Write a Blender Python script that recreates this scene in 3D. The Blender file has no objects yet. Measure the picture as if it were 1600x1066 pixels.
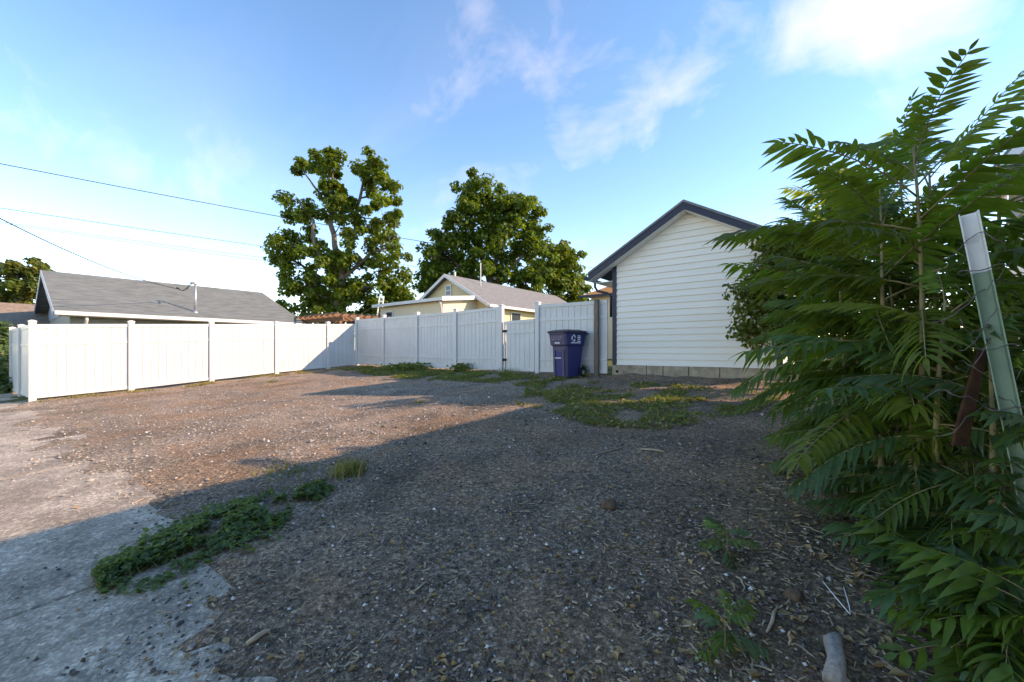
import bpy, bmesh, math, random
import numpy as np
from mathutils import Vector, Matrix, noise as mn
R = math.radians
random.seed(7)
SC = bpy.context.scene
COL = SC.collection
# ------------------------------------------------------------------ camera, sky, sun, exposure
EYE = 1.26
cam_d = bpy.data.cameras.new('camera'); cam = bpy.data.objects.new('camera', cam_d); COL.objects.link(cam)
cam.location = (0, 0, EYE); cam.rotation_euler = (R(90), 0, math.asin(.615))
cam_d.sensor_width = 36; cam_d.lens = 14.4; cam_d.shift_y = 14 / 1600
cam_d.clip_start = .05; cam_d.clip_end = 3000
SC.camera = cam
SUNV = Vector((1.65, 1.15, 1.0)).normalized()
SUN_EL = math.asin(SUNV.z); SUN_AZ = math.atan2(SUNV.x, SUNV.y)
W = bpy.data.worlds.new('World'); SC.world = W; W.use_nodes = True
nt = W.node_tree; N = nt.nodes; L = nt.links
N.clear()
out = N.new('ShaderNodeOutputWorld'); bg = N.new('ShaderNodeBackground'); bg.inputs['Strength'].default_value = .15
sky = N.new('ShaderNodeTexSky'); sky.sky_type = 'NISHITA'; sky.sun_disc = False
sky.sun_elevation = SUN_EL; sky.sun_rotation = SUN_AZ
sky.altitude = 1600; sky.air_density = 1.0; sky.dust_density = .05; sky.ozone_density = 2.5
def wn(t, **k):
    n = N.new(t)
    for a, v in k.items(): setattr(n, a, v)
    return n
tc = wn('ShaderNodeTexCoord'); sep = wn('ShaderNodeSeparateXYZ'); L.new(tc.outputs['Generated'], sep.inputs[0])
def wmath(op, a, b=None, clamp=False):
    n = wn('ShaderNodeMath', operation=op, use_clamp=clamp)
    for i, v in enumerate((a, b)):
        if v is None: continue
        if isinstance(v, (int, float)): n.inputs[i].default_value = v
        else: L.new(v, n.inputs[i])
    return n.outputs[0]
zz = wmath('ADD', wmath('MAXIMUM', sep.outputs[2], 0.0), .22)
cmb = wn('ShaderNodeCombineXYZ')
L.new(wmath('DIVIDE', sep.outputs[0], zz), cmb.inputs[0]); L.new(wmath('DIVIDE', sep.outputs[1], zz), cmb.inputs[1])
mp = wn('ShaderNodeMapping'); L.new(cmb.outputs[0], mp.inputs[0])
mp.inputs['Rotation'].default_value = (0, 0, R(25)); mp.inputs['Scale'].default_value = (.75, 1.5, 1); mp.inputs['Location'].default_value = (3.3, 1.2, 0)
nz = wn('ShaderNodeTexNoise'); L.new(mp.outputs[0], nz.inputs['Vector'])
nz.inputs['Scale'].default_value = 1.15; nz.inputs['Detail'].default_value = 9; nz.inputs['Roughness'].default_value = .56; nz.inputs['Distortion'].default_value = .5
nz2 = wn('ShaderNodeTexNoise'); L.new(cmb.outputs[0], nz2.inputs['Vector'])
nz2.inputs['Scale'].default_value = .55; nz2.inputs['Detail'].default_value = 3
wisp = wmath('MULTIPLY', wmath('MULTIPLY', wmath('SUBTRACT', nz.outputs[0], .44), 3.0, True), wmath('MULTIPLY', wmath('SUBTRACT', nz2.outputs[0], .36), 4.0, True))
# thicker places in the cloud veil: a soft bias round a few directions, the shapes come from the noise
def lobe(d, k, gain):
    dt = wn('ShaderNodeVectorMath', operation='DOT_PRODUCT'); L.new(tc.outputs['Generated'], dt.inputs[0]); dt.inputs[1].default_value = Vector(d).normalized()
    return wmath('MULTIPLY', wmath('POWER', wmath('MAXIMUM', dt.outputs['Value'], 0.0), k), gain)
def pxdir(px, py):
    X = (px - 800) / 640; Z = (547 - py) / 640
    return (.789 * X - .615, .615 * X + .789, Z)
nz3 = wn('ShaderNodeTexNoise'); L.new(tc.outputs['Generated'], nz3.inputs['Vector'])
nz3.inputs['Scale'].default_value = 5.5; nz3.inputs['Detail'].default_value = 9; nz3.inputs['Roughness'].default_value = .58; nz3.inputs['Distortion'].default_value = .6
bias = None
for (px, py, k, gn) in ((1440, -60, 160, .34), (1270, 60, 300, .10), (1420, 140, 300, .10), (1010, 210, 40, .13), (1070, 130, 200, .06), (748, 24, 1800, .07), (230, 250, 40, .06)):
    lb = lobe(pxdir(px, py), k, gn); bias = lb if bias is None else wmath('ADD', bias, lb)
tex = wmath('ADD', wmath('MULTIPLY', nz.outputs[0], .55), wmath('MULTIPLY', nz3.outputs[0], .45))
dens = wmath('MULTIPLY', wmath('SUBTRACT', wmath('ADD', tex, bias), .56), 2.3, True)
cl = wmath('MULTIPLY', wmath('MAXIMUM', dens, wmath('MULTIPLY', wisp, .10)), wmath('MULTIPLY', wmath('SUBTRACT', sep.outputs[2], .10), 5.0, True))
mx = wn('ShaderNodeMix', data_type='RGBA'); L.new(wmath('MULTIPLY', cl, .85, True), mx.inputs[0])
hsv = wn('ShaderNodeHueSaturation'); hsv.inputs['Saturation'].default_value = 1.24; hsv.inputs['Value'].default_value = 1.0
L.new(sky.outputs[0], hsv.inputs['Color'])
L.new(hsv.outputs[0], mx.inputs[6]); mx.inputs[7].default_value = (2.9, 3.2, 3.9, 1)
L.new(mx.outputs[2], bg.inputs['Color']); L.new(bg.outputs[0], out.inputs[0])
sl = bpy.data.lights.new('sun', 'SUN'); sl.energy = 2.0; sl.angle = R(.5); sl.color = (1, .96, .90)
so = bpy.data.objects.new('sun', sl); COL.objects.link(so); so.rotation_euler = SUNV.to_track_quat('Z', 'Y').to_euler(); so.location = SUNV * 60
SC.view_settings.view_transform = 'Standard'; SC.view_settings.look = 'None'; SC.view_settings.gamma = 1
SC.view_settings.exposure = 1.85
SC.view_settings.use_white_balance = True; SC.view_settings.white_balance_temperature = 10200; SC.view_settings.white_balance_tint = 24
SC.cycles.max_bounces = 8; SC.cycles.transparent_max_bounces = 4

# ------------------------------------------------------------------ materials
def mat(name, col, rough=.6, var=.0, scale=8, bump=0, bscale=60, bdist=.01, spec=.3, col2=None, cov=.5, stretch=None, objrand=0, detail=4, attr=None, metal=0, translucent=0, speck=0, sscale=110):
    m = bpy.data.materials.new(name); m.use_nodes = True
    t = m.node_tree; n = t.nodes; l = t.links
    p = n['Principled BSDF']; p.inputs['Roughness'].default_value = rough; p.inputs['Specular IOR Level'].default_value = spec; p.inputs['Metallic'].default_value = metal
    tcn = n.new('ShaderNodeTexCoord'); vec = tcn.outputs['Object']
    if stretch:
        mpn = n.new('ShaderNodeMapping'); l.new(vec, mpn.inputs[0]); mpn.inputs['Scale'].default_value = stretch; vec = mpn.outputs[0]
    if attr:
        a = n.new('ShaderNodeAttribute'); a.attribute_name = attr; c = a.outputs['Color']
    else:
        rgb = n.new('ShaderNodeRGB'); rgb.outputs[0].default_value = (*col, 1); c = rgb.outputs[0]
    if col2:
        no = n.new('ShaderNodeTexNoise'); l.new(vec, no.inputs['Vector']); no.inputs['Scale'].default_value = scale * .4; no.inputs['Detail'].default_value = 6; no.inputs['Roughness'].default_value = .65
        rp = n.new('ShaderNodeMapRange'); rp.inputs[1].default_value = cov - .08; rp.inputs[2].default_value = cov + .08; l.new(no.outputs[0], rp.inputs[0])
        mxn = n.new('ShaderNodeMix'); mxn.data_type = 'RGBA'; l.new(rp.outputs[0], mxn.inputs[0]); l.new(c, mxn.inputs[6]); mxn.inputs[7].default_value = (*col2, 1); c = mxn.outputs[2]
    if var or objrand:
        no = n.new('ShaderNodeTexNoise'); l.new(vec, no.inputs['Vector']); no.inputs['Scale'].default_value = scale; no.inputs['Detail'].default_value = detail; no.inputs['Roughness'].default_value = .65
        mr = n.new('ShaderNodeMapRange'); l.new(no.outputs[0], mr.inputs[0]); mr.inputs[1].default_value = .25; mr.inputs[2].default_value = .75
        mr.inputs[3].default_value = 1 - var; mr.inputs[4].default_value = 1 + var
        v = mr.outputs[0]
        if objrand:
            oi = n.new('ShaderNodeObjectInfo'); mr2 = n.new('ShaderNodeMapRange'); l.new(oi.outputs['Random'], mr2.inputs[0])
            mr2.inputs[3].default_value = 1 - objrand; mr2.inputs[4].default_value = 1 + objrand
            mm = n.new('ShaderNodeMath'); mm.operation = 'MULTIPLY'; l.new(v, mm.inputs[0]); l.new(mr2.outputs[0], mm.inputs[1]); v = mm.outputs[0]
        vm = n.new('ShaderNodeVectorMath'); vm.operation = 'SCALE'; l.new(c, vm.inputs[0]); l.new(v, vm.inputs['Scale']); c = vm.outputs[0]
    if speck:   # individual grains, each its own shade
        grains = []
        for k_, sc_ in ((1, sscale), (.8, sscale * .42)):
            vo = n.new('ShaderNodeTexVoronoi'); vo.inputs['Scale'].default_value = sc_; vo.inputs['Randomness'].default_value = 1; l.new(vec, vo.inputs['Vector'])
            sp_ = n.new('ShaderNodeSeparateColor'); l.new(vo.outputs['Color'], sp_.inputs[0])
            pw = n.new('ShaderNodeMath'); pw.operation = 'POWER'; l.new(sp_.outputs[0], pw.inputs[0]); pw.inputs[1].default_value = 2.2
            mr = n.new('ShaderNodeMapRange'); l.new(pw.outputs[0], mr.inputs[0]); mr.inputs[3].default_value = 1 - speck * k_; mr.inputs[4].default_value = 1 + 1.9 * speck * k_
            vm = n.new('ShaderNodeVectorMath'); vm.operation = 'SCALE'; l.new(c, vm.inputs[0]); l.new(mr.outputs[0], vm.inputs['Scale']); c = vm.outputs[0]
    l.new(c, p.inputs['Base Color'])
    if bump:
        no = n.new('ShaderNodeTexNoise'); l.new(vec, no.inputs['Vector']); no.inputs['Scale'].default_value = bscale; no.inputs['Detail'].default_value = 5; no.inputs['Roughness'].default_value = .7
        b = n.new('ShaderNodeBump'); b.inputs['Strength'].default_value = bump; b.inputs['Distance'].default_value = bdist; l.new(no.outputs[0], b.inputs['Height']); l.new(b.outputs[0], p.inputs['Normal'])
    if translucent:
        tr = n.new('ShaderNodeBsdfTranslucent'); ms = n.new('ShaderNodeMixShader'); ms.inputs[0].default_value = translucent
        vm2 = n.new('ShaderNodeVectorMath'); vm2.operation = 'MULTIPLY'; l.new(c, vm2.inputs[0]); vm2.inputs[1].default_value = (2.2, 2.0, .8)
        l.new(vm2.outputs[0], tr.inputs['Color']); l.new(p.outputs[0], ms.inputs[1]); l.new(tr.outputs[0], ms.inputs[2]); l.new(ms.outputs[0], n['Material Output'].inputs[0])
    return m
M = {}
M['vinyl'] = mat('white vinyl', (.60, .585, .555), .42, .08, 2.5, .05, 9, .004, objrand=.02)
M['siding'] = mat('cream siding', (.80, .75, .66), .55, .05, 2.0, .12, 40, .002, objrand=.02, stretch=(.3, 1, 1))
M['navy'] = mat('navy trim', (.022, .028, .05), .45, .15, 4)
M['soffit'] = mat('white paint', (.78, .77, .74), .55, .05, 3)
M['bluegrey'] = mat('blue grey paint', (.30, .33, .38), .55, .05, 3)
M['found'] = mat('foundation concrete', (.40, .32, .23), .9, .3, 7, .5, 50, .01, col2=(.27, .20, .14), cov=.58, objrand=.08)
M['shingle'] = mat('grey shingle', (.15, .165, .16), .9, .38, 5, .5, 60, .006, stretch=(1, .35, 2.2), detail=6)
M['shingle2'] = mat('grey brown shingle', (.18, .18, .18), .9, .35, 6, .5, 60, .006, stretch=(2.2, .5, 2.2), detail=6)
M['brownroof'] = mat('brown shingle', (.24, .18, .14), .9, .3, 6, .4, 60, .006)
M['orange'] = mat('terracotta roof', (.55, .22, .07), .85, .25, 5, .4, 30, .01)
M['yellow'] = mat('yellow stucco', (.66, .52, .31), .8, .06, 3, .2, 60, .003)
M['peach'] = mat('peach stucco', (.70, .58, .42), .8, .06, 3, .2, 60, .003)
M['taupe'] = mat('taupe board siding', (.30, .29, .25), .7, .1, 3)
M['glass'] = mat('window glass', (.04, .05, .06), .08, spec=.6)
M['galv'] = mat('galvanised steel', (.42, .43, .44), .45, .2, 12, metal=.6)
M['wire'] = mat('weathered cable', (.03, .03, .035), .6)
M['rustwire'] = mat('grey rusty wire', (.16, .13, .12), .6, .3, 20, metal=.3)
M['rust'] = mat('rusty steel', (.10, .035, .016), .85, .5, 14, .4, 80, .004, col2=(.05, .02, .012))
M['wood'] = mat('weathered wood', (.20, .155, .115), .85, .4, 9, .5, 40, .006, stretch=(4, 4, .5))
M['cedar'] = mat('brown cedar', (.22, .11, .06), .8, .3, 7, stretch=(1, 1, 1))
M['bark'] = mat('grey bark', (.17, .14, .115), .9, .4, 8, .8, 14, .03, stretch=(1, 1, .35))
M['darkbark'] = mat('dark bark', (.045, .03, .024), .95, .4, 10, .9, 25, .03, stretch=(1, 1, .35))
M['stem'] = mat('tan green stem', (.24, .19, .09), .6, .3, 10)
M['bin'] = mat('blue cart plastic', (.022, .036, .15), .42, .12, 6)
M['binfront'] = mat('faded purple cart plastic', (.085, .07, .125), .5, .15, 6)
M['binlid'] = mat('dark lid plastic', (.05, .045, .055), .45, .2, 6)
M['black'] = mat('black rubber', (.015, .015, .016), .7)
M['white'] = mat('white print', (.8, .8, .8), .6)
M['greyprint'] = mat('grey print', (.34, .31, .37), .6)
M['postwhite'] = mat('chipped white paint', (.70, .69, .66), .55, .08, 6, .3, 60, .003, col2=(.12, .07, .045), cov=.62)
M['postgreen'] = mat('sage green paint', (.21, .31, .215), .5, .12, 7, .2, 60, .003, col2=(.2, .2, .16), cov=.68)
M['concrete'] = mat('alley concrete', (.45, .365, .285), .9, .25, 3.5, .5, 90, .006, col2=(.29, .23, .175), cov=.50, objrand=.05, detail=8, speck=.22, sscale=90)
M['ground'] = mat('ground', (.2, .2, .2), .95, .6, 30, 1.0, 40, .03, spec=.05, attr='Col', detail=9, speck=.3, sscale=120)
M['leafA'] = mat('sapling leaf', (.078, .15, .025), .42, .4, 7, objrand=.3, translucent=.45, spec=.4)
M['leafB'] = mat('young sapling leaf', (.12, .17, .028), .42, .4, 7, objrand=.25, translucent=.5, spec=.4)
M['leafD'] = mat('dark sapling leaf', (.055, .125, .045), .42, .4, 7, objrand=.3, translucent=.38, spec=.5)
M['treeleaf'] = mat('tree leaf', (.10, .15, .02), .5, .45, .8, translucent=.42, detail=5)
M['treeleaf2'] = mat('deep tree leaf', (.085, .14, .02), .5, .45, .8, translucent=.42, detail=5)
M['yellowleaf'] = mat('yellowing leaf', (.16, .15, .03), .5, .5, 1.0, translucent=.3, col2=(.07, .11, .02), cov=.5)
M['shrubleaf'] = mat('small shrub leaf', (.085, .115, .02), .5, .4, 2, translucent=.38)
M['mallow'] = mat('mallow leaf', (.085, .145, .055), .6, .6, 22, translucent=.35)
M['grass'] = mat('lawn weed', (.12, .155, .04), .6, .45, 3, translucent=.42)
M['drygrass'] = mat('dry grass', (.30, .22, .09), .8, .4, 4, translucent=.15)
M['stoned'] = mat('dark gravel', (.13, .11, .095), .85, .5, 25, objrand=.0)
M['stonew'] = mat('white gravel', (.62, .58, .53), .9, .3, 25)
M['stonek'] = mat('charcoal gravel', (.07, .066, .062), .85, .4, 25)
M['stonel'] = mat('pale gravel', (.33, .29, .26), .9, .4, 25)
M['chip'] = mat('wood chip', (.42, .31, .21), .9, .45, 20)
M['dryleaf'] = mat('dry leaf', (.38, .24, .12), .8, .5, 8, translucent=.15)
M['clod'] = mat('brown clod', (.16, .10, .065), .95, .4, 20, .8, 60, .02)
M['greywood'] = mat('silver driftwood', (.36, .32, .28), .85, .4, 16, .8, 40, .01, stretch=(5, 5, .5))

# ------------------------------------------------------------------ mesh helpers
class MB:
    def __init__(s): s.v = []; s.f = []; s.mi = []
    def add(s, vs, fs, mi=0):
        b = len(s.v); s.v += [tuple(x) for x in vs]; s.f += [tuple(b + i for i in q) for q in fs]; s.mi += [mi] * len(fs)
    def box(s, x0, x1, y0, y1, z0, z1, mi=0):
        s.add([(x0,y0,z0),(x1,y0,z0),(x1,y1,z0),(x0,y1,z0),(x0,y0,z1),(x1,y0,z1),(x1,y1,z1),(x0,y1,z1)],
              [(0,3,2,1),(4,5,6,7),(0,1,5,4),(1,2,6,5),(2,3,7,6),(3,0,4,7)], mi)
    def hexa(s, p, mi=0):   # 8 points: bottom ring of 4, top ring of 4
        s.add(p, [(0,3,2,1),(4,5,6,7),(0,1,5,4),(1,2,6,5),(2,3,7,6),(3,0,4,7)], mi)
    def bar(s, a, b, w, h=None, mi=0, up=(0,0,1)):
        a = Vector(a); b = Vector(b); d = (b - a).normalized(); h = h or w
        u = Vector(up)
        if abs(d.dot(u)) > .98: u = Vector((1, 0, 0))
        x = d.cross(u).normalized() * w / 2; y = x.cross(d).normalized() * h / 2
        s.hexa([a-x-y, a+x-y, a+x+y, a-x+y, b-x-y, b+x-y, b+x+y, b-x+y], mi)
    def tube(s, pts, rad, n=6, mi=0, cap=True):
        pts = [Vector(p) for p in pts]; k = len(pts)
        if not hasattr(rad, '__len__'): rad = [rad] * k
        b = len(s.v); px = None
        for i, p in enumerate(pts):
            d = (pts[min(i+1, k-1)] - pts[max(i-1, 0)])
            d = d.normalized() if d.length > 1e-9 else Vector((0,0,1))
            if px is None:
                px = d.cross(Vector((0,0,1)) if abs(d.z) < .9 else Vector((1,0,0))).normalized()
            else:
                px = (px - d * px.dot(d)).normalized()
            py = d.cross(px)
            for j in range(n):
                a = 2 * math.pi * j / n
                s.v.append(tuple(p + (px * math.cos(a) + py * math.sin(a)) * rad[i]))
        for i in range(k - 1):
            for j in range(n):
                s.f.append((b+i*n+j, b+i*n+(j+1)%n, b+(i+1)*n+(j+1)%n, b+(i+1)*n+j)); s.mi.append(mi)
        if cap:
            s.f.append(tuple(b+j for j in range(n))[::-1]); s.f.append(tuple(b+(k-1)*n+j for j in range(n))); s.mi += [mi, mi]
    def mesh(s, name):
        me = bpy.data.meshes.new(name); me.from_pydata(s.v, [], s.f); me.update(); return me
    def build(s, name, mats, parent=None, smooth=False, loc=None):
        me = s.mesh(name)
        if not isinstance(mats, (list, tuple)): mats = [mats]
        for m in mats: me.materials.append(M[m] if isinstance(m, str) else m)
        if len(mats) > 1: me.polygons.foreach_set('material_index', s.mi)
        if smooth: me.polygons.foreach_set('use_smooth', [True] * len(me.polygons))
        return link(name, me, parent, loc)
def link(name, me, parent=None, loc=None):
    o = bpy.data.objects.new(name, me); COL.objects.link(o)
    if parent: o.parent = parent
    if loc: o.location = loc
    return o
def tag(o, label=None, cat=None, group=None, kind=None):
    if label: o['label'] = label
    if cat: o['category'] = cat
    if group: o['group'] = group
    if kind: o['kind'] = kind
    return o
def thing(name, label, cat, loc=(0,0,0), group=None):
    o = bpy.data.objects.new(name, None); COL.objects.link(o); o.location = loc; o.empty_display_size = .2
    return tag(o, label, cat, group)
def bevel(o, w=.005, seg=1):
    m = o.modifiers.new('bevel', 'BEVEL'); m.width = w; m.segments = seg; m.limit_method = 'ANGLE'; return o
def P(px, py, D):      # world point of a measured sight line at depth D
    X = (px - 800) / 640 * D
    return Vector((.789 * X - .615 * D, .615 * X + .789 * D, EYE + (547 - py) / 640 * D))

# ------------------------------------------------------------------ ground and alley
def fbm(x, y, s, o=3): return mn.fractal(Vector((x * s, y * s, 3.7)), 1.0, 2.0, o, noise_basis='PERLIN_ORIGINAL')
def base(y): return .07 * min(max(y, -4.0), 9.0)
def edge(x):
    if x < -7: e = .10
    elif x < -4.2: e = .10 + (x + 7) / 2.8 * .62
    elif x < -2.75: e = .80
    elif x < -2.35: e = .80 - (x + 2.75) / .4 * .5
    else: e = .30
    return e + .22 * fbm(x, 7.1, 1.1, 4)
def dirt_over(x, y):   # 0 on bare concrete, 1 on the lot
    t = (y - edge(x)) / .60 + .75 * fbm(x + 9, y, 1.9, 5) + .25
    t = max(t, (y - .66) / .14)
    return min(max(t, 0), 1)
def g(x, y):
    z = base(y)
    t = dirt_over(x, y) if y < 2.2 else 1
    if y < 2.2: z += -.035 + .05 * t
    else: z += .015
    if t > 0:
        z += t * (.035 * fbm(x, y, .55, 2) + .012 * fbm(x, y, 3.2, 3))
    if -4.6 < x < 1 and y > 7.6:   # soil heaped along the foundation
        k = math.exp(-((y - 8.85) / .28) ** 2) * (.08 + .05 * fbm(x, 1.0, 1.9, 2)) * min(1, (x + 4.3) / .5 if x > -4.3 else 0)
        z += max(k, 0)
    if x > .1 and y > -1: z += .06 * min((x - .1) / .6, 1)
    return z
def lines(lo, hi, a, b, step):
    out = list(np.arange(a, b + 1e-6, step)); d = step; x = a
    left = []
    while x > lo: d *= 1.22; x -= d; left.append(max(x, lo))
    d = step; x = out[-1]; right = []
    while x < hi: d *= 1.22; x += d; right.append(min(x, hi))
    return left[::-1] + out + right
gx = lines(-600, 600, -15.5, 1.8, .06); gy = lines(-600, 900, -.4, 9.4, .06)
vs = [(x, y, g(x, y)) for y in gy for x in gx]; nx = len(gx)
fs = [(j*nx+i, j*nx+i+1, (j+1)*nx+i+1, (j+1)*nx+i) for j in range(len(gy)-1) for i in range(nx-1)]
me = bpy.data.meshes.new('ground'); me.from_pydata(vs, [], fs); me.update()
me.polygons.foreach_set('use_smooth', [True] * len(me.polygons))
ca = me.color_attributes.new('Col', 'FLOAT_COLOR', 'POINT')
TAN = np.array((.34, .255, .195)); DARK = np.array((.28, .195, .14)); BROWN = np.array((.26, .16, .10)); DUST = np.array((.33, .26, .20))
def sm(a, b, x): t = min(max((x - a) / (b - a), 0), 1); return t * t * (3 - 2 * t)
cols = np.ones((len(vs), 4), dtype=np.float32)
for i, (x, y, z) in enumerate(vs):
    n1 = fbm(x, y, .7, 4); n2 = fbm(x + 31, y, 1.8, 4)
    d = sm(-5.2, -3.3, x + 1.1 * n1 + .12 * (y - 3)); c = TAN * (1 - d) + DARK * d
    b = max(sm(-1.3, -.3, x + .7 * n2), sm(-.05, .5, n2 + .8 * n1) * .9); c = c * (1 - b * .8) + BROWN * b * .8
    dd = sm(1.6, .2, y + .5 * n2) * sm(-3.0, -4.5, x + n1); c = c * (1 - dd * .7) + DUST * dd * .7
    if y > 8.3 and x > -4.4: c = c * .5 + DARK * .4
    if y > 9.6 or x < -15.2 or x > 2: c = np.array((.12, .13, .05))
    cols[i, :3] = c * (1 + .45 * n2)
ca.data.foreach_set('color', cols.ravel())
me.materials.append(M['ground'])
go = link('ground', me); tag(go, kind='structure')
alley = bpy.data.objects.new('alley', None); COL.objects.link(alley); tag(alley, kind='structure')
for k in range(-8, 5):
    x0 = -3.05 + 3.3 * k; m = MB()
    for (y0, y1) in ((-3.7, .86),):
        a, b = x0 + .008, x0 + 3.292
        zt = lambda y: .07 * y
        m.hexa([(a, y0, zt(y0) - .12), (b, y0, zt(y0) - .12), (b, y1, zt(y1) - .12), (a, y1, zt(y1) - .12), (a, y0, zt(y0)), (b, y0, zt(y0)), (b, y1, zt(y1)), (a, y1, zt(y1))])
    o = m.build('slab', 'concrete', alley); bevel(o, .012, 2)

# ------------------------------------------------------------------ vinyl fences
def fence_run(root, p0, p1, zt0, zt1, nplank, face, mid=.47, kick=None, gap=.05):
    """one raked panel between two points: rails and single tongue-and-groove planks; face = unit vector of the seen side"""
    p0 = Vector((*p0, 0)); p1 = Vector((*p1, 0)); d = p1 - p0; Ln = d.length; f = Vector((*face, 0))
    zb = lambda t: g(*(p0 + d * t).xy) + gap
    zt = lambda t: zt0 + (zt1 - zt0) * t
    def rail(off0, off1, th, from_top, name):
        c = []
        for zo in (off0, off1):
            for (t, s) in ((0, -1), (1, -1), (1, 1), (0, 1)):
                q = p0 + d * t + f * s * th / 2; q.z = (zt(t) - zo) if from_top else (zb(t) + zo); c.append(q)
        m = MB(); m.hexa(c); bevel(m.build(name, 'vinyl', root), .006, 2)
    rail(.09, 0, .055, True, 'top_rail'); rail(mid + .035, mid - .03, .05, True, 'middle_rail'); rail(0, .09, .052, False, 'bottom_rail')
    if kick: rail(kick - .03, kick + .03, .05, False, 'middle_rail')
    w = 1 / nplank
    for i in range(nplank):
        t0, t1 = i * w, (i + 1) * w; c = .008 / Ln
        m = MB(); prof = [(t0, .0), (t0 + c * .6, .011), (t0 + c * 1.6, .014), (t1 - c * 1.6, .014), (t1 - c * .6, .011), (t1, .0), (t1, -.012), (t0, -.012)]
        bot = []; top = []
        for (t, o) in prof:
            q = p0 + d * t + f * (o - .002); bot.append((q.x, q.y, zb(t) + .06)); top.append((q.x, q.y, zt(t) - .06))
        k = len(prof); m.add(bot + top, [(j, (j+1) % k, k + (j+1) % k, k + j) for j in range(k)] + [tuple(range(k))[::-1], tuple(range(k, 2*k))])
        m.build('plank', 'vinyl', root)
def fpost(root, x, y, zt, w=.125, rotz=0):
    m = MB(); h = w / 2; zg = g(x, y) - .15
    m.box(-h, h, -h, h, zg, zt)
    o = bevel(m.build('post', 'vinyl', root, loc=(x, y, 0)), .01, 2)
    m = MB(); e = h + .008; m.box(-e, e, -e, e, zt, zt + .02); e2 = .02
    m.add([(-e,-e,zt+.02),(e,-e,zt+.02),(e,e,zt+.02),(-e,e,zt+.02),(-e2,-e2,zt+.045),(e2,-e2,zt+.045),(e2,e2,zt+.045),(-e2,e2,zt+.045)], [(0,1,5,4),(1,2,6,5),(2,3,7,6),(3,0,4,7),(4,5,6,7)])
    c = m.build('cap', 'vinyl', o)
UL = -14.62
lf = thing('vinyl_fence', 'sunlit white vinyl privacy fence running up the slope in front of the grey roofed garage', 'fence')
pv = [.65, 2.35, 4.13, 5.95, 7.73, 8.86]
ztl = lambda v: EYE + .60 + .050 * (v - .65)
for i, v in enumerate(pv[:-1]): fpost(lf, UL, v, ztl(v) + .055)
for a, b, n in zip(pv[:-1], pv[1:], (10, 10, 10, 10, 6)): fence_run(lf, (UL, a + .06), (UL, b - .06), ztl(a), ztl(b), n, (1, 0))
rf = thing('vinyl_fence', 'shaded white vinyl fence returning from the sunlit fence end beside the dark shrub', 'fence')
rp_ = [(-14.62, .65), (-16.7, .56), (-18.8, .46)]
for i in (1, 2): fpost(rf, *rp_[i], ztl(.65) + .03)
for a, b in zip(rp_[:-1], rp_[1:]): fence_run(rf, (a[0] - .07, a[1]), (b[0] + .06, b[1]), ztl(.65), ztl(.6), 10, (0, -1))
VB = 8.95
bf = thing('vinyl_fence', 'shaded white vinyl fence between the fence corner and the garden gate', 'fence')
pu = [-14.70, -12.93, -11.03, -9.18, -7.36]
ztb = EYE + 1.19
for u in pu: fpost(bf, u, VB, ztb + .06)
for i, (a, b) in enumerate(zip(pu[:-1], pu[1:])): fence_run(bf, (a + .06, VB), (b - .06, VB), ztb, ztb + (.04 if i == 3 else 0), 11, (0, -1), mid=.40, kick=.33)
gt = thing('garden_gate', 'low white vinyl garden gate set between two tall fence posts', 'gate')
fence_run(gt, (-7.18, VB), (-6.22, VB), EYE + .80, EYE + .83, 6, (0, -1), mid=.33)
m = MB()
for z in (.95, 1.75): m.box(-7.285, -7.15, VB - .045, VB - .03, z, z + .07)
m.build('hinge', 'black', gt)
m = MB(); m.bar((-7.235, VB, .72), (-7.235, VB, EYE + .8), .05, .05); m.build('hinge_stile', 'galv', gt)
bf2 = thing('vinyl_fence', 'shaded white vinyl fence panel behind the blue trash cart', 'fence')
fpost(bf2, -6.11, VB, ztb + .05)
fence_run(bf2, (-6.05, VB), (-4.14, VB), ztb, ztb - .02, 11, (0, -1), mid=.40, kick=.33)
m = MB(); z0 = g(-4.4, 8.8) - .2; m.box(-.05, .05, -.05, .05, z0, EYE + 1.20)
tag(bevel(m.build('wooden_post', 'wood', loc=(-4.37, 8.85, 0)), .008), 'weathered grey wooden post standing against the white fence beside the house corner', 'post')

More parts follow.
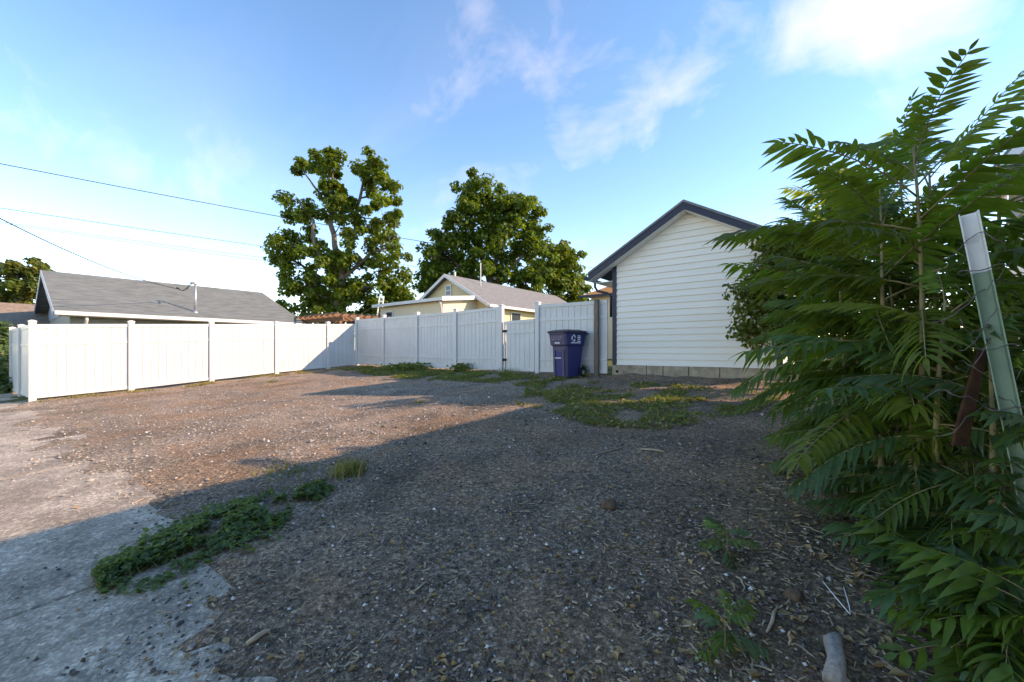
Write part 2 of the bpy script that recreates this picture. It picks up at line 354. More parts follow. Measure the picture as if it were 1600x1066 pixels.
# ------------------------------------------------------------------ cream house with the navy trim
def gable_house():
    r = thing('gable_house', 'cream lap sided gable house with navy trim and concrete foundation', 'house', (-2.38, 9.05, 0))
    W2 = 1.66; zb = .915; ze = EYE + 1.95; sl = .573; apex = ze + W2 * sl; Dp = 7.0
    # core walls
    m = MB(); a = W2 - .02
    m.add([(-a, .02, .3), (a, .02, .3), (a, Dp, .3), (-a, Dp, .3), (-a, .02, ze), (a, .02, ze), (a, Dp, ze), (-a, Dp, ze), (0, .02, apex - .02), (0, Dp, apex - .02)],
          [(0,1,5,8,4), (1,2,6,5), (2,3,7,9,6), (3,0,4,7)])
    m.build('wall', 'siding', r)
    ex = .1355; n = int((apex - zb) / ex) + 1
    for i in range(n):
        z0 = zb + i * ex; z1 = min(z0 + ex + .012, apex - .01)
        if z1 - z0 < .03: continue
        h = lambda z: min(W2, max((apex - z) / sl, .02))
        m = MB(); y0 = -.024; y1 = .0
        pts = []
        for (z, yf) in ((z0, y0), (z1, y1)):
            pts += [(-h(z), yf, z), (h(z), yf, z), (h(z), .019, z), (-h(z), .019, z)]
        if z0 < ze < z1:
            pass
        m.hexa(pts); m.build('siding_board', 'siding', r)
    # corner boards
    for s in (-1, 1):
        m = MB(); x = s * (W2 + .012); m.box(min(x, x - s * .10), max(x, x - s * .10), -.03, .10, zb - .01, ze + .05); m.build('corner_board', 'navy', r)
    # foundation blocks
    xs = [-1.68, -.86, -.50, .03, .62, 1.35, 1.95]
    for a, b in zip(xs[:-1], xs[1:]):
        m = MB(); m.box(a + .006, b - .006, -.035 + random.uniform(-.006, .006), .2, .35, zb - .006); bevel(m.build('foundation_block', 'found', r), .012, 2)
    m = MB(); m.tube([(-1.55, -.045, .76), (-1.55, .05, .76)], .035, 10); m.build('vent_hole', 'black', r)
    # roof
    ov = .5; og = .30
    for s in (-1, 1):
        top = [(0, apex + .17), (s * (W2 + ov), apex + .17 - (W2 + ov) * sl)]
        m = MB(); t = .05
        (xa, za), (xb, zb_) = top
        m.hexa([(xa, -og - .02, za - t), (xb, -og - .02, zb_ - t), (xb, Dp + og, zb_ - t), (xa, Dp + og, za - t), (xa, -og - .02, za), (xb, -og - .02, zb_), (xb, Dp + og, zb_), (xa, Dp + og, za)])
        m.build('roof_slope', 'shingle2', r)
        m = MB(); f = .14
        m.hexa([(xa, -og, za - t - f), (xb, -og, zb_ - t - f), (xb, -og + .03, zb_ - t - f), (xa, -og + .03, za - t - f), (xa, -og, za - t - .003), (xb, -og, zb_ - t - .003), (xb, -og + .03, zb_ - t - .003), (xa, -og + .03, za - t - .003)])
        m.build('rake_board', 'navy', r)
        m = MB(); q = .13
        m.hexa([(xa, -og + .032, za - t - q - .02), (xb, -og + .032, zb_ - t - q - .02), (xb, .02, zb_ - t - q - .02), (xa, .02, za - t - q - .02), (xa, -og + .032, za - t - q), (xb, -og + .032, zb_ - t - q), (xb, .02, zb_ - t - q), (xa, .02, za - t - q)])
        m.build('soffit', 'soffit', r)
        m = MB(); x = xb
        m.box(min(s * W2, x - s * .03), max(s * W2, x - s * .03), .022, Dp, zb_ - t - .17, zb_ - t - .15); m.build('soffit', 'soffit', r)
        # gutter
        m = MB(); pr = [(0, 0), (.11, 0), (.13, .1), (.12, .1), (.10, .012), (.0, .012)]
        zg = zb_ - t - .13; k = len(pr); a = [(xb + s * (p[0] - .02), -og - .01, zg + p[1]) for p in pr]; b = [(q_[0], Dp + og, q_[2]) for q_ in a]
        m.add(a + b, [(j, (j+1) % k, k + (j+1) % k, k + j) for j in range(k)] + [tuple(range(k)), tuple(range(k, 2*k))]); m.build('gutter', 'navy', r)
    xe = -(W2 + ov); ze2 = apex + .17 - (W2 + ov) * sl
    m = MB(); m.tube([(xe - .02, .1, ze2 - .2), (xe - .02, .1, ze2 - .30), (xe + .05, .09, ze2 - .40), (xe + .32, .07, ze2 - .48), (xe + .415, .06, ze2 - .56), (xe + .415, .06, ze2 - 1.05)], .030, 8)
    m.build('downspout', 'navy', r, True)
gable_house()

# ------------------------------------------------------------------ white neighbour house (right)
def right_house():
    r = thing('neighbour_house', 'white neighbouring house with boxed eave rising behind the leafy saplings', 'house', (2.0, 9.0, 0))
    ze = 3.48; y1 = 0.0; y0 = -17.0
    m = MB(); m.box(0, 6, y0, y1, -.6, ze + .35); m.build('wall', 'soffit', r)
    x0 = -.43; sl = .32
    m = MB(); m.hexa([(x0, y0 - .3, ze), (3, y0 - .3, ze + 3.43 * sl), (3, y1 + .2, ze + 3.43 * sl), (x0, y1 + .2, ze), (x0, y0 - .3, ze + .05), (3, y0 - .3, ze + .05 + 3.43 * sl), (3, y1 + .2, ze + .05 + 3.43 * sl), (x0, y1 + .2, ze + .05)])
    m.build('roof_slope', 'shingle', r)
    m = MB(); m.hexa([(6.43, y0 - .3, ze), (6.43, y1 + .2, ze), (3, y1 + .2, ze + 3.43 * sl), (3, y0 - .3, ze + 3.43 * sl), (6.43, y0 - .3, ze + .05), (6.43, y1 + .2, ze + .05), (3, y1 + .2, ze + .05 + 3.43 * sl), (3, y0 - .3, ze + .05 + 3.43 * sl)])
    m.build('roof_slope', 'shingle', r)
    m = MB(); m.box(x0, x0 + .025, y0 - .3, y1 + .2, ze - .15, ze - .003); m.build('fascia', 'soffit', r)
    for k in range(28):
        y = y1 + .1 - k * .61; m = MB(); m.hexa([(x0 + .027, y - .05, ze - .13), (0, y - .05, ze - .13), (0, y, ze - .13), (x0 + .027, y, ze - .13), (x0 + .027, y - .05, ze - .005), (0, y - .05, ze + .12), (0, y, ze + .12), (x0 + .027, y, ze - .005)])
        m.build('rafter_tail', 'soffit', r)
    m = MB(); m.box(-.025, -.002, y0, y1, ze - .42, ze - .14); m.build('frieze_board', 'bluegrey', r)
right_house()

# ------------------------------------------------------------------ garage with grey roof (left)
def left_house():
    xe = -20.0; xr = -25.0; ze = EYE + 1.30; zr = EYE + 3.2; y0 = 1.35; y1 = 9.42
    r = thing('garage_building', 'long low garage with grey shingle roof and white gutter behind the sunlit fence', 'garage', (xr, y0, 0))
    T = lambda x, y, z: (x - xr, y - y0, z)
    m = MB(); m.add([T(-20.55, y0 + .4, 0), T(-29.45, y0 + .4, 0), T(-29.45, y1 - .4, 0), T(-20.55, y1 - .4, 0), T(-20.55, y0 + .4, ze + .1), T(-29.45, y0 + .4, ze + .1), T(-29.45, y1 - .4, ze + .1), T(-20.55, y1 - .4, ze + .1), T(xr, y0 + .4, zr - .12), T(xr, y1 - .4, zr - .12)],
        [(0, 1, 5, 8, 4), (1, 2, 6, 5), (2, 3, 7, 9, 6), (3, 0, 4, 7)]); m.build('wall', 'taupe', r)
    for k in range(17):
        y = y0 + .75 + k * .43; m = MB(); m.box(-20.55 - xr + .002, -20.55 - xr + .03, y - y0, y - y0 + .05, .3, ze - .05); m.build('batten', 'taupe', r)
    # gable infill in blue grey
    m = MB(); m.add([T(-20.8, y0 + .38, ze), T(-29.2, y0 + .38, ze), T(xr, y0 + .38, zr - .3)], [(0, 1, 2)]); m.build('gable_panel', 'bluegrey', r)
    for s, xx in ((1, xe), (-1, -30.0)):
        m = MB(); t = .09
        m.hexa([T(xr, y0, zr - t), T(xx, y0, ze - t), T(xx, y1, ze - t), T(xr, y1, zr - t), T(xr, y0, zr), T(xx, y0, ze), T(xx, y1, ze), T(xr, y1, zr)]); m.build('roof_slope', 'shingle', r)
        m = MB(); m.hexa([T(xr, y0 - .03, zr - .2), T(xx, y0 - .03, ze - .2), T(xx, y0 - .002, ze - .2), T(xr, y0 - .002, zr - .2), T(xr, y0 - .03, zr + .01), T(xx, y0 - .03, ze + .01), T(xx, y0 - .002, ze + .01), T(xr, y0 - .002, zr + .01)]); m.build('rake_board', 'bluegrey', r)
    # shingle courses as thin butt strips
    sl = (zr - ze) / 5.0
    for k in range(1, 26):
        x = xe - k * .2; z = ze + (xe - x) * sl; m = MB()
        m.hexa([T(x, y0, z + .002), T(x + .2, y0, z + .002 - .2 * sl), T(x + .2, y1, z + .002 - .2 * sl), T(x, y1, z + .002), T(x, y0, z + .004), T(x + .2, y0, z + .016 - .2 * sl), T(x + .2, y1, z + .016 - .2 * sl), T(x, y1, z + .004)])
        m.build('shingle_course', 'shingle', r)
    m = MB(); m.box(xe - xr - .02, xe - xr + .11, .0, y1 - y0, ze - .15, ze - .012); bevel(m.build('gutter', 'vinyl', r), .02, 2)
    m = MB(); m.box(-20.5 - xr, xe - xr - .03, .1, y1 - y0, ze - .16, ze - .14); m.build('soffit', 'vinyl', r)
    m = MB(); m.tube([T(xe - .05, y0 + .75, ze - .12), T(xe - .05, y0 + .75, ze - .28), T(xe - .45, y0 + .75, ze - .5), T(xe - .45, y0 + .75, .3)], .045, 8); m.build('downspout', 'vinyl', r, True)
    for y in (6.9, 7.7):
        m = MB(); m.box(-20.55 - xr + .004, -20.55 - xr + .04, y - y0, y - y0 + .65, ze - 1.0, ze - .2); w = m.build('window', 'cedar', r)
        m = MB(); m.box(-20.55 - xr + .041, -20.55 - xr + .05, y - y0 + .06, y - y0 + .59, ze - .94, ze - .26); m.build('pane', 'glass', w)
    m = MB(); b = T(-20.68, 5.29, EYE + 1.50); tp = T(-20.68, 5.29, EYE + 2.70)
    m.tube([b, tp], .045, 8); m.tube([tp, (tp[0], tp[1], tp[2] + .05), (tp[0] - .02, tp[1] - .09, tp[2] + .07), (tp[0] - .03, tp[1] - .15, tp[2] + .01)], .06, 8)
    m.build('service_mast', 'galv', r, True)
    m = MB(); m.tube([(b[0], b[1], b[2] - .04), (b[0], b[1], b[2] + .12)], [.14, .06], 10); m.build('mast_flashing', 'galv', r, True)
    m = MB(); h = Vector(tp)
    for k in range(3):
        m.tube([h + Vector((-.03, -.15, .01)), h + Vector((.02, -.28 - .06 * k, -.22 - .05 * k)), h + Vector((.0, -.45, -.30)), h + Vector((0, -.62, -.24 + .03 * k))], .014, 5)
    m.build('drip_loop', 'wire', r, True)
left_house()
m = MB(); a = Vector((-32, -1.0, 0))
m.box(-2, 2, -1.5, 1.5, 0, 2.35)
sh = thing('garden_shed', 'small brown roofed shed between the yellowing tree and the garage', 'shed', (-29.5, .3, 0)); m.build('wall', 'bark', sh)
for s in (-1, 1):
    m = MB(); m.hexa([(s*2.2, -1.7, 2.2), (0, -1.7, 3.3), (0, 1.7, 3.3), (s*2.2, 1.7, 2.2), (s*2.2, -1.7, 2.3), (0, -1.7, 3.4), (0, 1.7, 3.4), (s*2.2, 1.7, 2.3)]); m.build('roof_slope', 'brownroof', sh)

# ------------------------------------------------------------------ yellow house
def yellow_house():
    r = thing('yellow_house', 'yellow bungalow with grey gable roof and peach shed roofed addition', 'house', (-16.2, 15.3, 0))
    W2 = 2.75; ze = 3.62; sl = .575; Dp = 10.5; ap = ze + W2 * sl
    m = MB(); m.add([(-W2, 0, 0), (W2, 0, 0), (W2, Dp, 0), (-W2, Dp, 0), (-W2, 0, ze), (W2, 0, ze), (W2, Dp, ze), (-W2, Dp, ze), (0, 0, ap), (0, Dp, ap)],
        [(0,1,5,8,4), (1,2,6,5), (2,3,7,9,6), (3,0,4,7)]); m.build('wall', 'yellow', r)
    for i in range(9):
        z = ze + .05 + i * .17; h = (ap - z) / sl - .05
        if h < .1: continue
        m = MB(); m.hexa([(-h, -.02, z), (h, -.02, z), (h, -.002, z), (-h, -.002, z), (-h + .27, -.006, z + .165), (h - .27, -.006, z + .165), (h - .27, -.002, z + .165), (-h + .27, -.002, z + .165)]); m.build('siding_board', 'yellow', r)
    ov = .35
    for s in (-1, 1):
        xb = s * (W2 + ov); zb = ap + .1 - (W2 + ov) * sl; za = ap + .1; m = MB()
        m.hexa([(0, -.35, za - .06), (xb, -.35, zb - .06), (xb, Dp + .3, zb - .06), (0, Dp + .3, za - .06), (0, -.35, za), (xb, -.35, zb), (xb, Dp + .3, zb), (0, Dp + .3, za)]); m.build('roof_slope', 'shingle2', r)
        m = MB(); m.hexa([(0, -.38, za - .17), (xb, -.38, zb - .17), (xb, -.352, zb - .17), (0, -.352, za - .17), (0, -.38, za + .01), (xb, -.38, zb + .01), (xb, -.352, zb + .01), (0, -.352, za + .01)]); m.build('rake_board', 'vinyl', r)
        m = MB(); m.box(min(xb, xb + s*.1), max(xb, xb + s*.1), -.35, Dp + .3, zb - .16, zb - .03); m.build('gutter', 'vinyl', r)
    def window(x0, x1, z0, z1, y=None, x=None):
        m = MB()
        if y is not None: m.box(x0, x1, y - .05, y - .003, z0, z1)
        else: m.box(x + .003, x + .05, x0, x1, z0, z1)
        w = m.build('window', 'vinyl', r); 
        zc = (z0 + z1) / 2
        for (za, zb) in ((z0 + .07, zc - .03), (zc + .03, z1 - .07)):
            m = MB()
            if y is not None: m.box(x0 + .07, x1 - .07, y - .058, y - .052, za, zb)
            else: m.box(x + .052, x + .058, x0 + .07, x1 - .07, za, zb)
            m.build('pane', 'glass', w)
    window(-.25, .2, 4.15, 4.75, y=-.02)
    window(2.15, 2.6, 2.7, 3.35, y=0)
    for y in (1.8, 4.4, 7.2): window(y, y + .9, 2.2, 3.3, x=W2)
    # addition
    x0, x1, y0, y1 = -2.9, 2.0, -2.3, -.003
    m = MB(); m.hexa([(x0, y0, 0), (x1, y0, 0), (x1, y1, 0), (x0, y1, 0), (x0, y0, 3.55), (x1, y0, 3.55), (x1, y1, 3.85), (x0, y1, 3.85)]); m.build('addition_wall', 'peach', r)
    m = MB(); m.hexa([(x0 - .3, y0 - .3, 3.56), (x1 + .25, y0 - .3, 3.56), (x1 + .25, -.36, 3.86), (x0 - .3, -.36, 3.86), (x0 - .3, y0 - .3, 3.66), (x1 + .25, y0 - .3, 3.66), (x1 + .25, -.36, 3.96), (x0 - .3, -.36, 3.96)]); m.build('addition_roof', 'shingle2', r)
    m = MB(); m.hexa([(x1 + .251, y0 - .3, 3.5), (x1 + .28, y0 - .3, 3.5), (x1 + .28, -.0, 3.8), (x1 + .251, -.0, 3.8), (x1 + .251, y0 - .3, 3.70), (x1 + .28, y0 - .3, 3.70), (x1 + .28, -.0, 4.0), (x1 + .251, -.0, 4.0)]); m.build('fascia', 'vinyl', r)
    m = MB(); m.box(x0 - .3, x1 + .25, y0 - .33, y0 - .302, 3.52, 3.67); m.build('fascia', 'vinyl', r)
    window(-2.35, -1.75, 2.5, 3.3, y=y0)
    m = MB(); m.tube([(x1 + .1, y0 - .25, 3.5), (x1 + .1, y0 - .25, 3.35), (x1 - .06, y0 - .05, 3.15), (x1 - .06, y0 - .05, .6)], .05, 8); m.build('downspout', 'vinyl', r, True)
    m = MB(); m.tube([(-.1, .5, ap), (-.1, .5, ap + .35)], .06, 8); m.build('roof_vent', 'vinyl', r)
    m = MB(); m.tube([(.8, 1.6, ap - .4), (.8, 1.6, ap + .9)], .03, 6); m.build('vent_pipe', 'galv', r)
yellow_house()
def orange_house():
    r = thing('distant_house', 'distant house with orange tiled roof seen above the fence', 'house', (-9.9, 27.3, .9))
    m = MB(); m.box(-4, 6, 0, 8, -1, 4.3); m.build('wall', 'peach', r)
    m = MB(); m.add([(-4.6, -.6, 4.3), (6.6, -.6, 4.3), (6.6, 8.6, 4.3), (-4.6, 8.6, 4.3), (-1, 4, 6.4), (3, 4, 6.4)], [(0,1,5,4), (1,2,5), (2,3,4,5), (3,0,4), (3,2,1,0)]); m.build('roof', 'orange', r)
    m = MB(); m.box(-4.7, 6.7, -.7, -.6, 4.15, 4.32); m.build('gutter', 'navy', r)
    m = MB(); m.tube([(-4.1, -.3, 4.1), (-4.1, -.3, 0)], .08, 6); m.build('downspout', 'navy', r)
orange_house()

# ------------------------------------------------------------------ pergola and ladder
def pergola():
    r = thing('pergola', 'brown timber pergola with slatted top behind the fence corner', 'pergola', (-19.0, 9.6, 0))
    zt = EYE + 1.30
    for (x, y) in ((-1.4, .1), (1.7, .1), (-1.4, 2.5), (1.7, 2.5)):
        m = MB(); m.box(x - .06, x + .06, y - .06, y + .06, 0, zt); m.build('post', 'cedar', r)
    for y in (.1, 2.5):
        m = MB(); m.box(-1.8, 2.1, y - .09, y - .05, zt, zt + .18); m.build('beam', 'cedar', r)
    for k in range(8):
        x = -1.6 + k * .5; m = MB(); m.box(x, x + .05, -.4, 3.0, zt + .182, zt + .30); m.build('rafter', 'cedar', r)
    for k in range(9):
        y = -.3 + k * .38; m = MB(); m.box(-1.9, 2.2, y, y + .06, zt + .302, zt + .34); m.build('slat', 'wood', r)
    for s in (-1.4, 1.7):
        m = MB(); m.bar((s, .1, zt - .6), (s + (.5 if s < 0 else -.5), .1, zt), .08, .06); m.build('brace', 'cedar', r)
pergola()
b = P(584, 520, 23); tp = P(585, 462, 23)
ld = thing('ladder', 'pale extension ladder standing upright against the big leafy tree', 'ladder', (b.x, b.y, .66))
h = tp.z - .66
for s in (-.2, .2):
    m = MB(); m.bar((s, 0, 0), (s, .5, h), .07, .04); m.build('rail', 'galv', ld)
for k in range(1, int(h / .3)):
    m = MB(); z = k * .3; m.tube([(-.2, .5 * z / h, z), (.2, .5 * z / h, z)], .02, 6); m.build('rung', 'galv', ld)

# ------------------------------------------------------------------ utility wires
def wire(a, b, sag, rad, label, grp=None):
    a = Vector(a); b = Vector(b); m = MB(); pts = []
    for i in range(33):
        t = i / 32; p = a.lerp(b, t); p.z -= sag * 4 * t * (1 - t); pts.append(p)
    m.tube(pts, rad, 5); tag(m.build('overhead_wire', 'wire', None, True), label, 'wire', grp)
wire(P(-60, 244, 20), P(1000, 428, 48), .45, .022, 'highest overhead cable crossing behind both tall trees')
wire(P(-60, 316, 24), P(980, 452, 60), .5, .018, 'upper of the thin overhead wires above the grey garage roof')
for dy in (0, 9): wire(P(-60, 338 + dy * .2, 26), P(980, 462 + dy, 60), .6, .014, 'thin lower overhead wire passing above the grey garage roof', 'thin lower overhead wires')
wire(P(-60, 310, 9), (-20.71, 4.67, EYE + 2.46), .25, .014, 'sloping service cable dropping to the metal mast on the garage roof')

# ------------------------------------------------------------------ trash cart
def cart():
    c = P(887, 588, 9.75); x, y = c.x, c.y; z0 = g(x, y) + .0
    r = thing('trash_cart', 'blue and faded purple wheeled trash cart standing at the white fence', 'trash cart', (x, y, z0)); r.rotation_euler = (0, 0, R(-14)); r.scale = (.93, .93, 1.0)
    # local: front faces -y, width along x
    def ring(wx, yf, yb, z, ch): return [(-wx + ch, yf, z), (wx - ch, yf, z), (wx, yf + ch, z), (wx, yb - ch, z), (wx - ch, yb, z), (-wx + ch, yb, z), (-wx, yb - ch, z), (-wx, yf + ch, z)]
    secs = [ring(.235, -.28, .22, .03, .05), ring(.25, -.30, .26, .35, .05), ring(.27, -.325, .30, .74, .05), ring(.30, -.37, .33, .78, .05), ring(.315, -.40, .36, 1.02, .05), ring(.33, -.415, .375, 1.03, .05), ring(.33, -.415, .375, 1.06, .05)]
    m = MB(); n = 8
    m.v = [p for s in secs for p in s]
    for i in range(len(secs) - 1):
        for j in range(n):
            m.f.append((i*n+j, i*n+(j+1)%n, (i+1)*n+(j+1)%n, (i+1)*n+j)); m.mi.append(1 if j in (0, 7, 1) else 0)
    m.f += [tuple(range(n))[::-1], tuple(range((len(secs)-1)*n, len(secs)*n))]; m.mi += [0, 0]
    bevel(m.build('body', ['bin', 'binfront'], r), .012, 2)
    m = MB()   # recessed panel and grab bar on the front
    m.hexa([(-.11, -.302, .05), (.11, -.302, .05), (.11, -.28, .05), (-.11, -.28, .05), (-.10, -.335, .62), (.10, -.335, .62), (.10, -.30, .62), (-.10, -.30, .62)]); m.build('front_recess', 'bin', r)
    m = MB(); m.tube([(-.10, -.345, .47), (.10, -.345, .47)], .012, 8); m.build('grab_bar', 'white', r)
    m = MB()   # ribs either side of recess
    for s in (-1, 1): m.hexa([(s*.12, -.32, .05), (s*.19, -.32, .05), (s*.19, -.27, .05), (s*.12, -.27, .05), (s*.12, -.345, .66), (s*.19, -.345, .66), (s*.19, -.30, .66), (s*.12, -.30, .66)])
    m.build('front_rib', 'binfront', r)
    m = MB(); L1 = ring(.355, -.46, .40, 1.062, .07); L2 = ring(.35, -.45, .40, 1.10, .07); L3 = ring(.22, -.27, .28, 1.135, .07)
    m.v = L1 + L2 + L3
    for i in range(2):
        for j in range(8): m.f.append((i*8+j, i*8+(j+1)%8, (i+1)*8+(j+1)%8, (i+1)*8+j)); m.mi.append(0)
    m.f += [tuple(range(8))[::-1], tuple(range(16, 24))]; m.mi += [0, 0]
    lid = bevel(m.build('lid', 'binlid', r), .012, 2)
    m = MB(); m.tube([(-.28, .40, 1.03), (-.28, .47, 1.05), (.28, .47, 1.05), (.28, .40, 1.03)], .016, 8); m.build('handle', 'binlid', r)
    for s in (-1, 1):
        w = MB(); w.tube([(s*.25, .26, .13), (s*.30, .26, .13)], .13, 20); wo = bevel(w.build('wheel', 'black', r), .012, 2)
        w = MB(); w.tube([(s*.301, .26, .13), (s*.306, .26, .13)], .055, 14); w.build('hub', 'greyprint', wo)
    m = MB(); m.tube([(-.25, .26, .13), (.25, .26, .13)], .014, 8); m.build('axle', 'galv', r)
    def text(s, size, matn, mtx, name):
        cu = bpy.data.curves.new(name, 'FONT'); cu.body = s; cu.size = size; cu.align_x = 'CENTER'; cu.extrude = .0015
        t = bpy.data.objects.new('tmp', cu); COL.objects.link(t); dg = bpy.context.evaluated_depsgraph_get()
        me = bpy.data.meshes.new_from_object(t.evaluated_get(dg)); bpy.data.objects.remove(t)
        me.materials.clear(); me.materials.append(M[matn]); o = link(name, me, r); o.matrix_local = mtx; return o
    tilt = math.atan2(.03, .24)
    text('U1157', .135, 'greyprint', Matrix.Translation((0, -.397, .885)) @ Matrix.Rotation(R(90) + tilt, 4, 'X'), 'cart_number')
    m = MB()
    for k in range(5): m.box(-.085 + k * .036, -.062 + k * .036, -.0015, .0015, -.02, .02)
    o = m.build('front_print', 'white', r); o.matrix_local = Matrix.Translation((0, -.378, .82)) @ Matrix.Rotation(tilt, 4, 'X')
    m = MB()   # emblem: ring of three arrows, and small print lines
    for k in range(3):
        a0 = k * 2.094 + .2
        pts = [(.001, math.cos(a0 + q * .4) * .055, math.sin(a0 + q * .4) * .07) for q in range(5)]
        m.tube(pts, [.014, .014, .014, .022, .004], 6)
    o = m.build('emblem', 'white', r); o.matrix_local = Matrix.Translation((.3125, -.12, .93)) @ Matrix.Rotation(math.atan2(.015, .24), 4, 'Y')
    m = MB()
    for (ya, yb, zc) in ((.03, .13, .985), (.02, .14, .945), (.04, .12, .905), (.02, .14, .86), (-.2, .14, .825)): m.box(.312 - (1.0 - zc) * .06, .317 - (1.0 - zc) * .06, ya, yb, zc - .011, zc + .011)
    m.build('small_print', 'white', r)
cart()

# ------------------------------------------------------------------ leaning post, plate and tangled wire
pt = P(1513, 334, 1.72); pb = P(1602, 760, 1.62)
d = (pb - pt); pb = pt + d * 1.45
fp = thing('fence_post', 'leaning steel channel post painted white above sage green among the saplings', 'post', (pb.x, pb.y, pb.z))
ax = (pt - pb).normalized(); Lp = (pt - pb).length
view = Vector((-pt.x, -pt.y, 0)).normalized(); sx = view.cross(ax).normalized(); sy = ax.cross(sx)
def chan(t0, t1, mt, name):
    m = MB(); pr = [(-.029, -.02), (.020, -.02), (.029, -.004), (.029, .03), (.025, .03), (.020, -.006), (-.025, -.012), (-.025, .03), (-.029, .03)]
    a = [sx * -p[0] + sy * p[1] + ax * (Lp * t0) for p in pr]; b = [sx * -p[0] + sy * p[1] + ax * (Lp * t1) for p in pr]; k = len(pr)
    m.add(a + b, [(j, (j+1) % k, k + (j+1) % k, k + j) for j in range(k)] + [tuple(range(k)), tuple(range(k, 2*k))]); m.build(name, mt, fp)
chan(0, .845, 'postgreen', 'green_channel'); chan(.845, 1.0, 'postwhite', 'white_channel')
q0 = P(1530, 548, 1.74); q1 = P(1508, 668, 1.72)
m = MB(); e = (q1 - q0).normalized(); wv = Vector((.789, .615, 0)) * .036; nv = Vector((-.615, .789, 0)) * .006
m.hexa([q1 - wv*1.2 - nv, q1 + wv*.7 - nv, q1 + wv*.7 + nv, q1 - wv*1.2 + nv, q0 - wv*.25 - nv, q0 + wv*.9 - nv, q0 + wv*.9 + nv, q0 - wv*.25 + nv]); 
m.hexa([q1 - wv*1.2 - nv + e*.08, q1 + wv*.7 - nv + e*.08, q1 + wv*.7 + nv + e*.08, q1 - wv*1.2 + nv + e*.08, q1 - wv*1.2 - nv, q1 + wv*.7 - nv, q1 + wv*.7 + nv, q1 - wv*1.2 + nv])
tag(bevel(m.build('rusty_plate', 'rust'), .003), 'rusty brown steel plate propped beside the leaning green post', 'metal plate')
rw = thing('tangled_wire', 'grey tangled fence wire wrapped round the leaning white and green post', 'wire', tuple(P(1540, 480, 1.68)))
random.seed(21)
O = Vector(rw.location)
for k in range(9):
    py = 405 + k * 32 + random.uniform(-10, 10); m = MB(); pts = []
    x0 = random.uniform(1440, 1500); x1 = random.uniform(1560, 1640); ph = random.random() * 6
    for i in range(15):
        t = i / 14; pts.append(P(x0 + (x1 - x0) * t, py + random.uniform(-5, 5) + 24 * math.sin(ph + t * 5) - 20 * t, 1.66 + .05 * math.sin(ph * 2 + t * 9)) - O)
    m.tube(pts, .0018, 5); m.build('strand', 'rustwire', rw, True)
for k in range(3):   # loops round the post
    py = (425, 547, 640)[k]; c = pt + (pb - pt).normalized() * ((py - 334) / 640 * 1.7); m = MB()
    m.tube([c - O + sx * math.cos(a) * .062 + sy * (math.sin(a) * .04) + ax * .008 * math.sin(3 * a + k) for a in np.linspace(0, 6.28, 18)], .0022, 5, cap=False); m.build('strand', 'rustwire', rw, True)

# ------------------------------------------------------------------ sapling fronds (pinnate leaves)
def leaflet(m, o, dirv, upv, ln, wd, droop):
    dirv = dirv.normalized(); side = dirv.cross(upv).normalized(); up = side.cross(dirv)
    st = [(0, .12), (.18, .82), (.42, 1.0), (.70, .66), (.88, .30)]
    v = []
    for (t, w) in st:
        c = o + dirv * ln * t - Vector((0, 0, 1)) * droop * ln * t * t
        v += [c - side * wd * w / 2 + up * wd * .16 * w, c, c + side * wd * w / 2 + up * wd * .16 * w]
    v.append(o + dirv * ln - Vector((0, 0, 1)) * droop * ln * 1.1)
    f = []
    for i in range(len(st) - 1):
        a = 3 * i; f += [(a, a+1, a+4, a+3), (a+1, a+2, a+5, a+4)]
    a = 3 * (len(st) - 1); f += [(a, a+1, a+3), (a+1, a+2, a+3)]
    m.add(v, f, 0)
def frond_mesh(seed, Ln, pairs, ll, wd, droop, mt):
    rnd = random.Random(seed); m = MB(); pts = []
    side_curve = rnd.uniform(-.12, .12)
    def pos(s): return Vector((Ln * s * (1 - .12 * droop * s), Ln * side_curve * s * s, -Ln * droop * s * s * .75))
    for i in range(9): pts.append(pos(i / 8))
    m.tube(pts, [.0045 * Ln * (1.25 - i / 8) + .0012 for i in range(9)], 5, 1)
    for k in range(pairs):
        s = .16 + .84 * (k + .5) / pairs; p = pos(s); tg = (pos(min(s + .03, 1.03)) - pos(s - .03)).normalized()
        lat = tg.cross(Vector((0, 0, 1))).normalized()
        size = ll * (.72 + .45 * math.sin(math.pi * (.12 + .80 * s))) * (1 if s < .85 else 1 - (s - .85) * 1.8)
        for sd in (-1, 1):
            if rnd.random() < .05: continue
            fw = .30 + .55 * s + rnd.uniform(-.16, .16)
            dv = lat * sd + tg * fw + Vector((0, 0, rnd.uniform(-.22, .12)))
            leaflet(m, p + tg * rnd.uniform(-.006, .006), dv, Vector((0, 0, 1)) + lat * sd * rnd.uniform(-.3, .35) + tg * rnd.uniform(-.3, .3), size * rnd.uniform(.75, 1.15), wd * rnd.uniform(.8, 1.2), rnd.uniform(.3, .75))
    tg = (pos(1) - pos(.95)); leaflet(m, pos(1), tg, Vector((0, 0, 1)), ll * .6, wd * .7, .3)
    me = m.mesh('leaf'); me.materials.append(M[mt]); me.materials.append(M['stem'])
    me.polygons.foreach_set('material_index', m.mi); me.polygons.foreach_set('use_smooth', [True] * len(me.polygons)); return me
FR = {}
for mt in ('leafA', 'leafB', 'leafD'):
    FR[mt] = [frond_mesh(100 + i, .80, 15 + i % 4, .155, .034, .18 + .11 * i, mt) for i in range(7)]
FS = [frond_mesh(300 + i, .42, 5 + i % 2, .155, .056, .35 + .12 * i, 'leafD' if i % 2 else 'leafA') for i in range(4)]   # short broad leaves low down
GRP = 'feathery leaved saplings along the white house'
